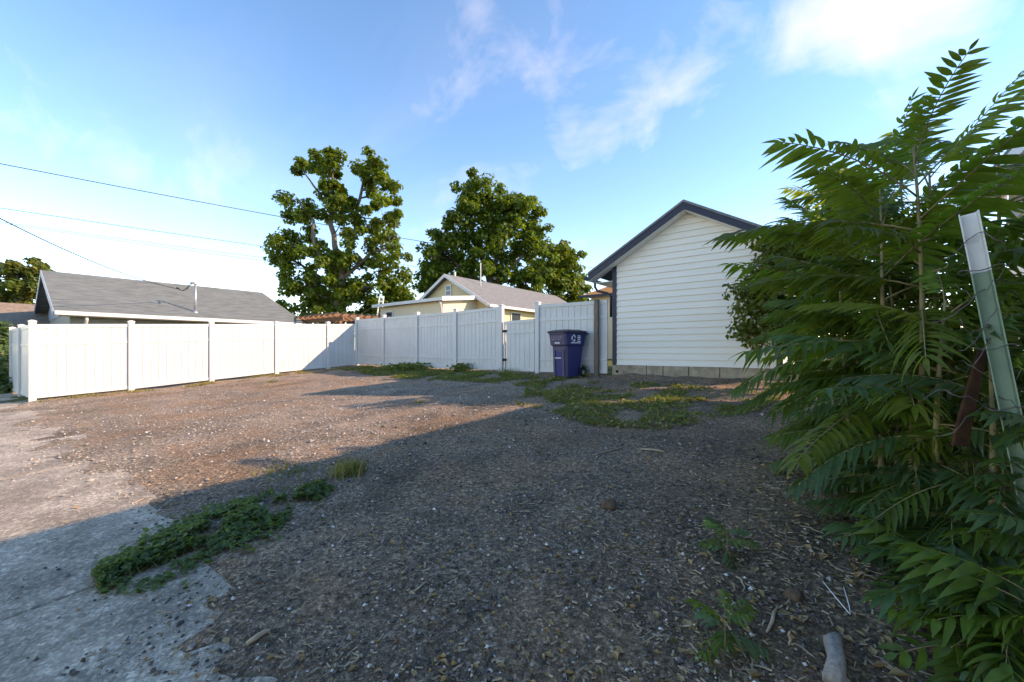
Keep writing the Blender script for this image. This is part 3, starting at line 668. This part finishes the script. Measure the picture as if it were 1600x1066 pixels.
def sapling(x, y, H, lean=(0, 0), n=14, sc=1.0, lo=.3, mats=('leafA', 'leafA', 'leafB'), short=False, seed=0, label=None, low=False, rad=.018, azbias=None, pitch=(2, 62), name='sapling'):
    rnd = random.Random(seed * 77 + 5); z0 = g(x, y)
    r = thing(name, label or ('low sucker sapling with broad dark leaflets at the foot of the thicket' if low else 'leafy green sapling with long feathery leaves growing before the white house wall'), 'sapling' if name == 'sapling' else 'seedling', (x, y, z0), None if label else ('low suckers at the foot of the thicket' if low else GRP))
    lean = Vector((lean[0], lean[1], 0)); bend = Vector((rnd.uniform(-.1, .1), rnd.uniform(-.1, .1), 0))
    pos = lambda t: Vector((0, 0, H * t)) + lean * H * t + bend * H * (t * t - t)
    m = MB(); k = 9; m.tube([pos(i / (k-1)) + Vector((0, 0, -.03 if i == 0 else 0)) for i in range(k)], [rad * (1.1 - .8 * i / (k-1)) for i in range(k)], 7); m.build('stem', 'stem', r, True)
    az = rnd.random() * 6.28
    for i in range(n):
        t = lo + (1 - lo) * (i + .5) / n; az += 2.399 + rnd.uniform(-.35, .35)
        a = az
        if azbias is not None and rnd.random() < .6: a = azbias + rnd.uniform(-1.0, 1.0)
        me = rnd.choice(FS) if short else rnd.choice(FR[rnd.choice(mats) if t < .86 else ('leafB' if rnd.random() < .6 else mats[0])])
        o = link('leaf', me, r); pt_ = pitch[0] + (pitch[1] - pitch[0]) * ((t - lo) / (1 - lo)) ** 1.6 + rnd.uniform(-10, 12)
        s = sc * (1.1 - .35 * max(0, (t - .75) / .25)) * rnd.uniform(.72, 1.15)
        o.matrix_local = Matrix.Translation(pos(t)) @ Matrix.Rotation(a, 4, 'Z') @ Matrix.Rotation(-R(pt_), 4, 'Y') @ Matrix.Rotation(rnd.uniform(-.35, .35), 4, 'X') @ Matrix.Scale(s, 4)
    return r
def at(px, D): q = P(px, 547, D); return q.x, q.y
LEFT = math.atan2(-.615, -.789)   # towards the open lot
spec = [  # px, depth, stem top py, fronds, scale, lo
    (1425, 2.25, 235, 20, 1.0, .42), (1375, 2.5, 295, 20, .92, .34), (1335, 2.9, 345, 20, .78, .34), (1475, 2.5, 262, 14, 1.0, .5),
    (1585, 2.3, 225, 6, 1.1, .82), (1415, 3.1, 275, 19, 1.0, .36), (1355, 3.5, 310, 20, .85, .34), (1330, 4.1, 350, 18, .8, .34),
    (1465, 2.0, 470, 14, .74, .3), (1425, 2.3, 540, 15, .68, .28), (1365, 3.2, 540, 15, .76, .28), (1545, 1.75, 560, 9, .66, .35), (1480, 3.4, 350, 16, 1.0, .4), (1390, 2.9, 440, 17, .84, .28),
    (1450, 2.9, 380, 16, .9, .3), (1350, 3.3, 520, 14, .7, .25), (1325, 4.4, 480, 14, .75, .3), (1450, 2.6, 420, 16, .8, .3), (1520, 2.9, 430, 12, .8, .35), (1400, 2.6, 430, 17, .75, .3), (1370, 2.8, 520, 15, .7, .25), (1430, 2.7, 340, 16, .85, .4), (1490, 2.3, 430, 13, .75, .35)]
for i, (px, D, py, n, sc, lo) in enumerate(spec):
    x, y = at(px, D); top = P(px, py, D).z; H = top - g(x, y)
    sapling(x, y, H, (random.uniform(-.05, .02), random.uniform(-.04, .03)), n, sc, lo, seed=i + 1, azbias={4: 1.25, 3: 1.1}.get(i), pitch=(0, 64),
            mats=('leafA', 'leafA', 'leafB') if i not in (8, 9, 11) else ('leafA', 'leafD', 'leafD'), label='tallest sapling, its sunlit top leaf reaching above the cream house roof' if i == 0 else None)
low = [(1350, 3.2, 735), (1395, 2.8, 740), (1320, 3.8, 690), (1455, 2.3, 790), (1400, 2.5, 810), (1500, 1.9, 790), (1560, 1.75, 720), (1620, 1.6, 650), (1450, 2.5, 690), (1555, 1.5, 900), (1620, 1.45, 800), (1510, 2.0, 700), (1290, 4.6, 650), (1610, 1.35, 960), (1510, 1.5, 930), (1570, 1.35, 1000), (1480, 1.75, 880), (1600, 1.3, 880), (1440, 2.0, 860)]
for i, (px, D, py) in enumerate(low):
    x, y = at(px, D); H = max(P(px, py, D).z - g(x, y), .15)
    sapling(x, y, H, (random.uniform(-.1, .05), random.uniform(-.1, .05)), 9 if D > 1.7 else 8, .62 if D > 1.7 else .58, .25, mats=('leafA', 'leafD', 'leafD'), short=(i % 2 == 0 or D < 2), low=True, seed=40 + i, rad=.008, pitch=(8, 50), azbias=LEFT)
for i, (px, py, D, lab) in enumerate(((1135, 895, 2.15, 'small green seedling with drooping leaflets alone on the brown soil'), (1132, 1040, 1.55, 'small bushy seedling with pale green base leaves on the dark soil'))):
    q = P(px, py, D); sapling(q.x, q.y, .15, (0, 0), 9, .27, .2, mats=('leafD', 'leafA', 'leafB'), short=True, seed=70 + i, label=lab, rad=.004, pitch=(5, 55), name='seedling')
# bare tan canes low in the thicket
for i, (px, py, D, tx, ty) in enumerate(((1412, 730, 2.6, 1455, 655), (1425, 745, 2.5, 1475, 700), (1455, 790, 2.3, 1470, 690), (1448, 820, 2.2, 1462, 700))):
    a = P(px, py + 60, D); a.z = g(a.x, a.y) - .02; b = P(tx, ty, D); m = MB(); m.tube([a, a.lerp(b, .5) + Vector((.02, 0, .03)), b], [.014, .012, .009], 7)
    tag(m.build('bare_cane', 'stem', None, True), 'bare tan cane leaning among the lower sapling leaves', 'cane', 'bare canes under the saplings')

# ------------------------------------------------------------------ trees
def leaf_cluster(m, c, rad, n, size, rnd, flat=.75):
    for _ in range(n):
        v = Vector((rnd.gauss(0, 1), rnd.gauss(0, 1), rnd.gauss(0, 1))); v = v.normalized() * rad * rnd.random() ** .45; v.z *= flat
        p = c + v; nrm = (v.normalized() * .6 + Vector((rnd.uniform(-.7, .7), rnd.uniform(-.7, .7), rnd.uniform(.1, 1)))).normalized()
        a = nrm.cross(Vector((rnd.uniform(-1, 1), rnd.uniform(-1, 1), rnd.uniform(-1, 1)))).normalized(); b = nrm.cross(a); s = size * rnd.uniform(.6, 1.25)
        dr = Vector((0, 0, -.25 * s))
        m.add([p - a * s * .55, p + b * s * .42 - a * .1 * s, p + a * s * .6 + dr, p - b * s * .42 - a * .1 * s], [(0, 1, 2), (0, 2, 3)])
def tree(label, base_p, blobs, limbs, leafm, lsize, per, seed, trunk_r, group=None, barkm='bark', flat=.75, name='broadleaf_tree', branch_r=.05):
    """blobs: (centre, radius) crown lobes in world space, filled with leaf clumps carried by branches off the limbs"""
    rnd = random.Random(seed); bp = Vector(base_p); r = thing(name, label, 'tree', bp, group)
    m = MB(); nodes = []
    for pts, r0, r1 in limbs:
        pts = [Vector(p) - bp for p in pts]; dense = []
        for a, b in zip(pts[:-1], pts[1:]):
            for i in range(4): dense.append(a.lerp(b, i / 4) + Vector((rnd.uniform(-1, 1), rnd.uniform(-1, 1), 0)) * r0 * .35)
        dense.append(pts[-1]); k = len(dense)
        m.tube(dense, [r0 + (r1 - r0) * (i / (k-1)) for i in range(k)], 8); nodes += [(p, r0 + (r1 - r0) * (i / (k-1))) for i, p in enumerate(dense)]
    cm = MB(); centres = []
    for c, rad, cnt in blobs:
        c = Vector(c) - bp
        for _ in range(cnt):
            for tr in range(12):
                v = Vector((rnd.gauss(0, 1), rnd.gauss(0, 1), rnd.gauss(0, 1))).normalized() * rad * rnd.random() ** .4; q = c + v
                if all((q - o).length > per[1] * .75 for o in centres): break
            centres.append(q)
    for q in centres:
        best = min(nodes, key=lambda nd: (nd[0] - q).length + max(0, nd[0].z - q.z) * 1.5)
        a = best[0]; mid = a.lerp(q, .55) + Vector((0, 0, -.08 * (q - a).length + rnd.uniform(-.1, .1)))
        r0 = min(best[1] * .7, branch_r); m.tube([a, mid, q], [r0, r0 * .6, r0 * .2], 5)
        leaf_cluster(cm, q, per[1] * rnd.uniform(.7, 1.25), int(per[0] * rnd.uniform(.6, 1.3)), lsize, rnd, flat)
    m.build('trunk', barkm, r, True); cm.build('crown', leafm, r)
    return r
def vert(px, D): q = P(px, 547, D); return Vector((q.x, q.y, .64))
D = 28; B = vert(530, D)
limbs = [([B, P(532, 470, D), P(530, 400, D)], .42, .26), ([P(530, 420, D), P(518, 350, D), P(518, 290, D), P(520, 255, D)], .22, .05), ([P(531, 430, D), P(552, 370, D + .8), P(560, 310, D + 1), P(575, 262, D + 1)], .24, .05),
    ([P(530, 450, D), P(492, 390, D - .6), P(488, 345, D - .8), P(465, 310, D - 1)], .18, .04), ([P(531, 440, D), P(580, 395, D - .5), P(612, 385, D - 1)], .16, .04), ([P(530, 455, D), P(480, 420, D + 1), P(440, 395, D + 1.4)], .16, .04), ([P(531, 465, D), P(585, 445, D + 1), P(620, 440, D + 1.5)], .16, .04),
    ([P(518, 330, D), P(490, 290, D), P(470, 262, D)], .1, .03)]
blobs = [(P(478, 268, D), 1.5, 6), (P(520, 262, D), 1.3, 8), (P(575, 268, D), 1.5, 9), (P(600, 275, D), 1.0, 4), (P(455, 318, D), 1.4, 6), (P(545, 300, D), 2.0, 13), (P(600, 320, D), 1.5, 8), (P(490, 335, D), 1.2, 6), (P(590, 360, D), 1.7, 10), (P(540, 345, D), 1.4, 8),
    (P(440, 385, D), 1.2, 7), (P(470, 400, D), 1.8, 13), (P(530, 410, D), 1.9, 14), (P(610, 400, D), 1.5, 9), (P(450, 445, D), .9, 4), (P(480, 455, D), 1.7, 14), (P(540, 450, D), 2.0, 18), (P(600, 445, D), 1.8, 14), (P(470, 480, D), 1.5, 12), (P(530, 485, D), 2.0, 18), (P(600, 480, D), 1.9, 16), (P(628, 468, D), .8, 5)]
tree('tall open crowned tree with bare limbs showing behind the pergola', B, blobs, limbs, 'treeleaf', .25, (150, .58), 3, .4)
D = 33; B = vert(768, D)
limbs = [([B, P(768, 470, D), P(765, 420, D)], .4, .26), ([P(766, 440, D), P(740, 370, D), P(735, 300, D)], .22, .05), ([P(766, 430, D), P(790, 370, D), P(800, 320, D)], .22, .05), ([P(767, 450, D), P(715, 415, D), P(685, 380, D)], .18, .05), ([P(767, 450, D), P(815, 400, D), P(840, 360, D)], .18, .05)]
blobs = [(P(740, 300, D), 1.5, 12), (P(765, 318, D), 1.9, 18), (P(735, 345, D), 2.0, 20), (P(805, 330, D), 2.0, 20), (P(835, 355, D), 1.4, 9), (P(780, 370, D), 2.6, 32), (P(735, 390, D), 2.2, 24), (P(830, 400, D), 2.2, 22), (P(690, 375, D), 1.5, 10), (P(683, 412, D), 1.7, 14), (P(700, 445, D), 2.2, 22), (P(770, 430, D), 2.6, 30), (P(825, 445, D), 2.2, 22), (P(674, 440, D), 1.0, 6)]
tree('dense rounded tree rising directly behind the yellow bungalow roof', B, blobs, limbs, 'treeleaf2', .27, (140, .68), 5, .4)
D = 36; B = vert(872, D)
limbs = [([B, P(872, 470, D), P(872, 400, D)], .3, .06), ([P(872, 470, D), P(850, 430, D)], .12, .04), ([P(872, 460, D), P(895, 420, D)], .12, .04)]
blobs = [(P(868, 400, D), 1.4, 12), (P(890, 398, D), 1.2, 9), (P(858, 430, D), 1.7, 16), (P(888, 430, D), 1.6, 16), (P(870, 460, D), 2.2, 24), (P(900, 465, D), 1.2, 8)]
tree('smaller rounded tree between the dense tree and the cream house', B, blobs, limbs, 'treeleaf', .27, (140, .68), 8, .3)
D = 30; B = vert(22, D); B.z = -.2
limbs = [([B, P(25, 480, D), P(28, 430, D)], .25, .06), ([P(25, 480, D), P(-10, 440, D)], .12, .04), ([P(25, 480, D), P(52, 430, D)], .12, .04)]
blobs = [(P(35, 425, D), 1.1, 10), (P(5, 430, D), 1.2, 10), (P(62, 425, D), .6, 4), (P(0, 465, D), 1.7, 18), (P(40, 460, D), 1.5, 16), (P(10, 495, D), 1.7, 18), (P(-30, 460, D), 2, 18)]
tree('tree with yellowing leaves beyond the end of the garage roof', B, blobs, limbs, 'yellowleaf', .25, (120, .58), 9, .25)
# dark shrub at the fence return
B = Vector((-16.6, -.55, -.05)); B = P(-2, 600, 12.0); B.z = g(B.x, B.y)
tree('dark green shrub growing beside the shaded fence return', B, [(P(-4, 590, 12), .55, 12), (P(-8, 555, 12.2), .6, 12), (P(-12, 525, 12.6), .55, 10), (P(4, 610, 11.8), .35, 6)], [([B, P(-6, 560, 12.1), P(-10, 530, 12.4)], .05, .02)], 'mallow', .13, (90, .26), 12, .05, name='shrub')
# shrubby tree at the house corner
B = Vector((-.33, 8.55, g(-.33, 8.55)))
up = lambda dx, dy, z: B + Vector((dx, dy, z - B.z))
limbs = [([B + Vector((0, 0, -.05)), up(-.02, 0, 1.05), up(.05, .05, 1.5)], .15, .10), ([up(0, 0, 1.2), up(-.3, -.2, 2.0), up(-.5, -.3, 2.7)], .07, .02), ([up(.03, .02, 1.4), up(.15, 0, 2.4), up(.2, .1, 3.6)], .08, .02), ([up(.03, .02, 1.4), up(.5, .2, 2.2), up(.8, .3, 3.0)], .07, .02), ([up(0, 0, 1.1), up(.35, -.1, 1.5)], .09, .04)]
blobs = [(up(-.65, -.3, 1.75), .40, 14), (up(-.5, -.3, 2.3), .5, 18), (up(-.45, -.2, 2.8), .45, 13), (up(.1, 0, 2.2), .6, 18), (up(.1, 0, 3.0), .65, 20), (up(.6, .2, 2.6), .6, 16), (up(.3, .1, 3.7), .5, 12), (up(.75, .2, 3.3), .5, 10), (up(-.15, -.3, 1.6), .4, 10), (up(.6, 0, 1.8), .5, 10)]
tree('shrubby tree with dark trunk and small leaves against the cream siding', B, blobs, limbs, 'shrubleaf', .085, (85, .24), 15, .1, barkm='darkbark', name='shrubby_tree', branch_r=.02)

# ------------------------------------------------------------------ low weeds, grass and litter
rng = random.Random(99)
def blade(m, p, h, w, rnd, lean=.5):
    a = rnd.random() * 6.28; d = Vector((math.cos(a), math.sin(a), 0)); s = Vector((-d.y, d.x, 0)) * w
    m.add([p - s, p + s, p + d * h * lean * .4 + Vector((0, 0, h * .65)) + s * .6, p + d * h * lean * .4 + Vector((0, 0, h * .65)) - s * .6, p + d * h * lean + Vector((0, 0, h))], [(0, 1, 2, 3), (3, 2, 4)])
def scalloped(m, p, s, nrm, rnd):
    a = nrm.cross(Vector((rnd.uniform(-1, 1), rnd.uniform(-1, 1), .1))).normalized(); b = nrm.cross(a); vs = [p - nrm * s * .12]; k = 9
    for i in range(k):
        t = 6.283 * i / k; rr = s * (.5 if i % 2 else .42) * rnd.uniform(.9, 1.1); vs.append(p + a * math.cos(t) * rr + b * math.sin(t) * rr + nrm * rnd.uniform(-.06, .08) * s)
    m.add(vs, [(0, i + 1, (i + 1) % k + 1) for i in range(k)])
m = MB(); st = MB()
for _ in range(7000):
    t = rng.random(); y = .36 + 1.42 * t; wd = .36 * math.sin(math.pi * min(max(t * .86 + .12, 0), 1)) + .03
    x = -3.06 - .26 * t + rng.gauss(0, .5) * wd; h = .015 + .065 * rng.random() * max(0, 1 - abs(x + 3.06 + .26 * t) / (wd + .05))
    if fbm(x * 1.3, y, 4.0, 2) < -.28: continue
    p = Vector((x, y, max(g(x, y), .07 * y) + h)); nrm = Vector((rng.uniform(-.9, .9), rng.uniform(-.9, .9), 1)).normalized(); s = rng.uniform(.018, .05)
    scalloped(m, p, s, nrm, rng)
    if rng.random() < .5: st.tube([p, p + Vector((rng.uniform(-.04, .04), rng.uniform(-.04, .04), -h - .01))], .0015, 3, cap=False)
tag(m.build('mallow_patch', 'mallow'), 'spreading patch of green mallow weed along the concrete slab joint', 'weed', kind='stuff')
tag(st.build('mallow_stalks', 'stem'), 'thin stalks under the green mallow weed patch', 'weed', kind='stuff')
m = MB(); md = MB()
def inpoly(x, y, poly):
    c = False; j = len(poly) - 1
    for i in range(len(poly)):
        (xi, yi), (xj, yj) = poly[i], poly[j]
        if (yi > y) != (yj > y) and x < (xj - xi) * (y - yi) / (yj - yi) + xi: c = not c
        j = i
    return c
main = [(-4.0, 5.2), (-2.3, 4.55), (-1.5, 4.75), (-.75, 6.2), (-.6, 7.3), (-1.3, 7.9), (-3.4, 8.15), (-5.2, 8.3), (-5.6, 7.1), (-4.6, 6.3)]
backs = [(-14.3, 8.7), (-14.2, 7.9), (-12.5, 7.3), (-10, 6.9), (-7.5, 6.8), (-5.2, 7.0), (-4.4, 8.2), (-4.5, 8.75)]
lefts = [(-14.5, .7), (-13.9, .7), (-13.6, 4.5), (-13.6, 8.2), (-14.5, 8.6)]
def scatter(poly, n, thr, hmin, hmax, dry, broad):
    xs = [p[0] for p in poly]; ys = [p[1] for p in poly]
    for _ in range(n):
        x = rng.uniform(min(xs), max(xs)); y = rng.uniform(min(ys), max(ys))
        if not inpoly(x, y, poly): continue
        f = fbm(x, y, 1.5, 3)
        if f < thr + rng.uniform(-.1, .1): continue
        p = Vector((x, y, g(x, y) - .004)); q = md if rng.random() < dry else m
        if rng.random() < broad:
            nrm = Vector((rng.uniform(-.8, .8), rng.uniform(-.8, .8), 1)).normalized(); p.z += rng.uniform(.005, hmax * .6); scalloped(q, p, rng.uniform(.025, .055), nrm, rng)
        else: blade(q, p, rng.uniform(hmin, hmax) * (.6 + f), rng.uniform(.003, .007), rng, rng.uniform(.2, 1.1))
scatter(main, 26000, -.12, .03, .085, .25, .5)
scatter(backs, 26000, -.12, .04, .11, .15, .4)
scatter(lefts, 9000, -.02, .02, .07, .6, .2)
for (cx, cy, n, rr, hh) in ((-11.0, 8.4, 1100, .8, .22), (-8.7, 8.7, 260, .35, .26), (-3.42, 2.0, 240, .16, .14), (-4.62, 8.72, 60, .08, .34), (-7.0, 8.72, 100, .4, .18), (-4.0, 1.7, 90, .3, .06), (-5.6, 4.6, 60, .12, .05), (-12.3, 4.9, 90, .2, .06)):
    for _ in range(n):
        x = cx + rng.gauss(0, .5) * rr; y = min(cy + rng.gauss(0, .4) * rr, 8.88); p = Vector((x, y, g(x, y)))
        if rng.random() < .5 and hh > .2:
            p.z += rng.random() * hh * .9; scalloped(m, p, rng.uniform(.05, .11), Vector((rng.uniform(-1, 1), rng.uniform(-1, .4), .8)).normalized(), rng)
        else: blade(md if (cx == -3.42 and rng.random() < .5) else m, p, hh * rng.uniform(.5, 1.1), .005, rng, .5)
tag(m.build('grass', 'grass'), 'patchy green grass and broad leaved weeds on the lot', 'grass', kind='stuff')
tag(md.build('dry_grass', 'drygrass'), 'dry straw coloured grass at the foot of the sunlit fence', 'grass', kind='stuff')

# litter: stones, chips and dead leaves, denser on the bare ground close to the alley
def stone(m, p, s, rnd):
    k = [Vector((1,0,0)), Vector((-.9,.1,0)), Vector((0,1,0)), Vector((.1,-1,0)), Vector((0,0,.7)), Vector((0,0,-.5))]
    rz = Matrix.Rotation(rnd.random() * 6.28, 3, 'Z') @ Matrix.Rotation(rnd.uniform(-.6, .6), 3, 'X')
    v = [p + rz @ (q * s * rnd.uniform(.6, 1.2)) for q in k]
    m.add(v, [(0,2,4),(2,1,4),(1,3,4),(3,0,4),(2,0,5),(1,2,5),(3,1,5),(0,3,5)])
def chip(m, p, ln, w, rnd):
    a = rnd.random() * 6.28; t = rnd.uniform(-.25, .25); d = Vector((math.cos(a), math.sin(a), t)) * ln / 2; s = Vector((-math.sin(a), math.cos(a), rnd.uniform(-.3, .3))) * w / 2; u = Vector((0, 0, w * .4))
    b = rnd.uniform(.4, 1)
    m.add([p - d - s, p + d - s * b, p + d + s * b, p - d + s, p - d - s * .8 + u, p + d - s * .6 * b + u, p + d * .9 + s * .6 * b + u, p - d * .9 + s * .8 + u], [(0,1,5,4),(1,2,6,5),(2,3,7,6),(3,0,4,7),(4,5,6,7)])
def dead(m, p, s, rnd):
    a = rnd.random() * 6.28; d = Vector((math.cos(a), math.sin(a), rnd.uniform(-.2, .4))) * s; q = Vector((-math.sin(a), math.cos(a), 0)) * s * rnd.uniform(.25, .5); u = Vector((0, 0, s * rnd.uniform(.1, .45)))
    m.add([p - d * .5, p - q * .8 + u, p + q * .8 + u * .8, p + d * .15 - q * .7 + u * 1.1, p + d * .15 + q * .7 + u * .6, p + d * .6 + u * .4, p + d * .1], [(0, 6, 1), (0, 2, 6), (1, 6, 3), (6, 2, 4), (3, 6, 5), (6, 4, 5)])
sd, spale, ch, dl, sw, sk = MB(), MB(), MB(), MB(), MB(), MB()
def rnd_lot(near):
    while True:
        if near:   # falls off with distance from the alley end of the lot
            r_ = 1.35 + 8.5 * rng.random() ** 1.9; a = rng.uniform(-.88, .86) 
            X = math.sin(a) * r_; Y = math.cos(a) * r_; x = .789 * X - .615 * Y; y = .615 * X + .789 * Y
        else: x = rng.uniform(-14.3, .4); y = rng.uniform(-.3, 8.6)
        if x < -14.4 or y > 8.8 or x > 1.6 or y < -1: continue
        return x, y
for near, n in ((True, 30000), (False, 12000)):
    for _ in range(n):
        x, y = rnd_lot(near); c = dirt_over(x, y) if y < 2.2 else 1
        if c < .25 and rng.random() < .86: continue
        if inpoly(x, y, main) and rng.random() < .6: continue
        dist = math.hypot(x, y); z = max(g(x, y), .07 * y if y < .86 else -9); p = Vector((x, y, z)); sc = 1 + .16 * min(dist, 6)
        if fbm(x + 31, y, 1.8, 4) + .8 * fbm(x, y, .7, 4) > .12 and rng.random() < .6: continue
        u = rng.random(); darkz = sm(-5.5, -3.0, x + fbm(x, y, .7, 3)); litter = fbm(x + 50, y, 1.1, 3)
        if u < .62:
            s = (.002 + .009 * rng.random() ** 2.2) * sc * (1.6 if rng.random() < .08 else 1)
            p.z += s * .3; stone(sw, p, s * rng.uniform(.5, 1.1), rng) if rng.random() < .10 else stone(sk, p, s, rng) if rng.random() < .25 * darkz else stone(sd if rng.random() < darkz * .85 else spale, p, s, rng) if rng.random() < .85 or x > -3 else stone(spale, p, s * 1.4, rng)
        elif u < .93:
            if litter < .0 and rng.random() < .8: continue
            if rng.random() < .1: continue
            p.z += .004; chip(ch, p, rng.uniform(.007, .032) * (sc * .8) * (2.6 if rng.random() < .03 else 1), rng.uniform(.003, .009), rng)
        elif rng.random() < (.9 if x > -1.8 else .35): dead(dl, p, rng.uniform(.016, .04), rng)
for _ in range(800):   # leaf litter under the saplings
    y = rng.uniform(1.0, 6.5); x = -.15 + rng.gauss(0, .28) + .06 * y * .3; p = Vector((x, y, g(x, y))); (dead(dl, p, rng.uniform(.02, .055), rng) if rng.random() < .6 else chip(ch, p + Vector((0, 0, .006)), rng.uniform(.02, .07), .007, rng))
for _ in range(1500):   # splinters and leaf scraps drifted over the bare soil near the alley
    r_ = 1.3 + 4.2 * rng.random() ** 1.4; a = rng.uniform(-.75, .72); X = math.sin(a) * r_; Y = math.cos(a) * r_; x = .789 * X - .615 * Y; y = .615 * X + .789 * Y
    if x > .6 or y < .35 or fbm(x + 50, y, 1.3, 3) < -.12: continue
    p = Vector((x, y, g(x, y) + .004)); v = rng.random()
    if v < .5: chip(ch, p, rng.uniform(.012, .04), rng.uniform(.006, .014), rng)
    else: dead(dl, p, rng.uniform(.018, .04), rng)
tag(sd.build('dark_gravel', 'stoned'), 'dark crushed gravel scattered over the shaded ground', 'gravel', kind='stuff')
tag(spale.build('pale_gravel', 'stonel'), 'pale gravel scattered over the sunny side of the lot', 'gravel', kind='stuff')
tag(sw.build('white_gravel', 'stonew'), 'tiny white stones sprinkled through the gravel', 'gravel', kind='stuff')
tag(sk.build('charcoal_gravel', 'stonek'), 'charcoal black stones sprinkled through the gravel', 'gravel', kind='stuff')
tag(ch.build('wood_chips', 'chip'), 'splintered wood chips littering the bare ground', 'wood chips', kind='stuff')
tag(dl.build('dead_leaves', 'dryleaf'), 'curled brown dead leaves littering the bare ground', 'leaves', kind='stuff')

# single pieces lying on the ground
def gp(px, py):
    D = 3.0
    for _ in range(40):
        q = P(px, py, D); D = D * (EYE - g(q.x, q.y)) / max(EYE - q.z, .01)
    q = P(px, py, D); q.z = g(q.x, q.y); return q
def lump(name, p, r, mt, label, cat, squash=.6, seed=0):
    bm = bmesh.new(); bmesh.ops.create_icosphere(bm, subdivisions=3, radius=r)
    for v in bm.verts:
        k = 1 + .35 * mn.noise(v.co * (1.6 / r) * .8 + Vector((seed, 0, 0))) + .15 * mn.noise(v.co * (4 / r) + Vector((seed, 2, 0))); v.co = v.co * k; v.co.z *= squash
    me = bpy.data.meshes.new(name); bm.to_mesh(me); bm.free(); me.materials.append(M[mt]); me.polygons.foreach_set('use_smooth', [True] * len(me.polygons))
    o = link(name, me, None, p + Vector((0, 0, r * squash * .45))); tag(o, label, cat)
lump('dirt_clod', gp(952, 792), .055, 'clod', 'brown earth clod with a stick against it on the dark gravel', 'clod', .7, 3)
lump('dirt_clod', gp(1240, 935), .035, 'clod', 'small brown earth clod on the leaf litter under the saplings', 'clod', .8, 5)
lump('rubble_block', gp(1218, 600), .10, 'found', 'brownish rubble block lying at the foot of the dark tree trunk', 'rubble', .7, 9)
a = gp(1302, 1075); b = gp(1300, 1008); m = MB()
pts = [a + Vector((0, 0, .02)), a.lerp(b, .4) + Vector((.01, 0, .035)), a.lerp(b, .8) + Vector((0, 0, .04)), b + Vector((.012, .01, .03)), b + Vector((.03, .02, .0))]
m.tube(pts, [.034, .027, .030, .018, .004], 7); tag(m.build('driftwood_stump', 'greywood', None, True), 'silvery weathered wood stub poking from the soil under the saplings', 'wood stub')
a = gp(1285, 915); b = gp(1328, 963); c = gp(1318, 928); m = MB()
m.tube([a + Vector((0, 0, .02)), a.lerp(b, .5) + Vector((0, 0, .012)), b + Vector((0, 0, .008)), b.lerp(c, .3) + Vector((.004, 0, .014)), c + Vector((0, 0, .03))], .0022, 6)
tag(m.build('bent_wire', 'soffit', None, True), 'bent white wire lying in a V shape on the dark soil', 'wire')
sticks = [((1040, 708), (1000, 703), 'pale split stick lying on dark gravel below the grass patch', .012), ((1198, 990), (1215, 950), 'short tan stick crossing twigs beside the small seedlings', .007), ((1232, 1010), (1231, 978), 'upright cut twig stub standing in the soil near the silvery wood stub', .005),
          ((1240, 1006), (1275, 1030), 'thin grey twig lying towards the silvery wood stub', .003), ((385, 1010), (422, 988), 'splintered brown wood chunk on the dirt by the concrete edge', .012), ((1005, 1005), (1040, 985), 'thin curved twig on the dark gravel', .003), ((925, 712), (975, 700), 'thin pale twig beside the split stick', .006), ((640, 930), (675, 905), 'short bark stick on the dark gravel', .005)]
for (p0, p1, lab, r_) in sticks:
    a = gp(*p0); b = gp(*p1); m = MB()
    if 'upright' in lab: b = a + Vector((.004, .0, .055))
    m.tube([a + Vector((0, 0, r_ * .8)), a.lerp(b, .35) + Vector((.004, .006, r_ * 1.2)), a.lerp(b, .7) + Vector((-.003, .002, r_)), b + Vector((0, 0, r_ * .8))], [r_ * .7, r_, r_ * .9, r_ * .5], 6)
    tag(m.build('stick', 'chip', None, True), lab, 'stick')
for (px, py, s, lab) in ((1052, 1004, .035, 'single yellow fallen leaf on the dark gravel'), (968, 888, .03, 'folded pale green fallen leaf on the dark gravel')):
    p = gp(px, py); m = MB(); dead(m, p + Vector((0, 0, .006)), s, random.Random(4)); tag(m.build('fallen_leaf', 'yellowleaf' if 'yellow' in lab else 'leafB'), lab, 'leaf')
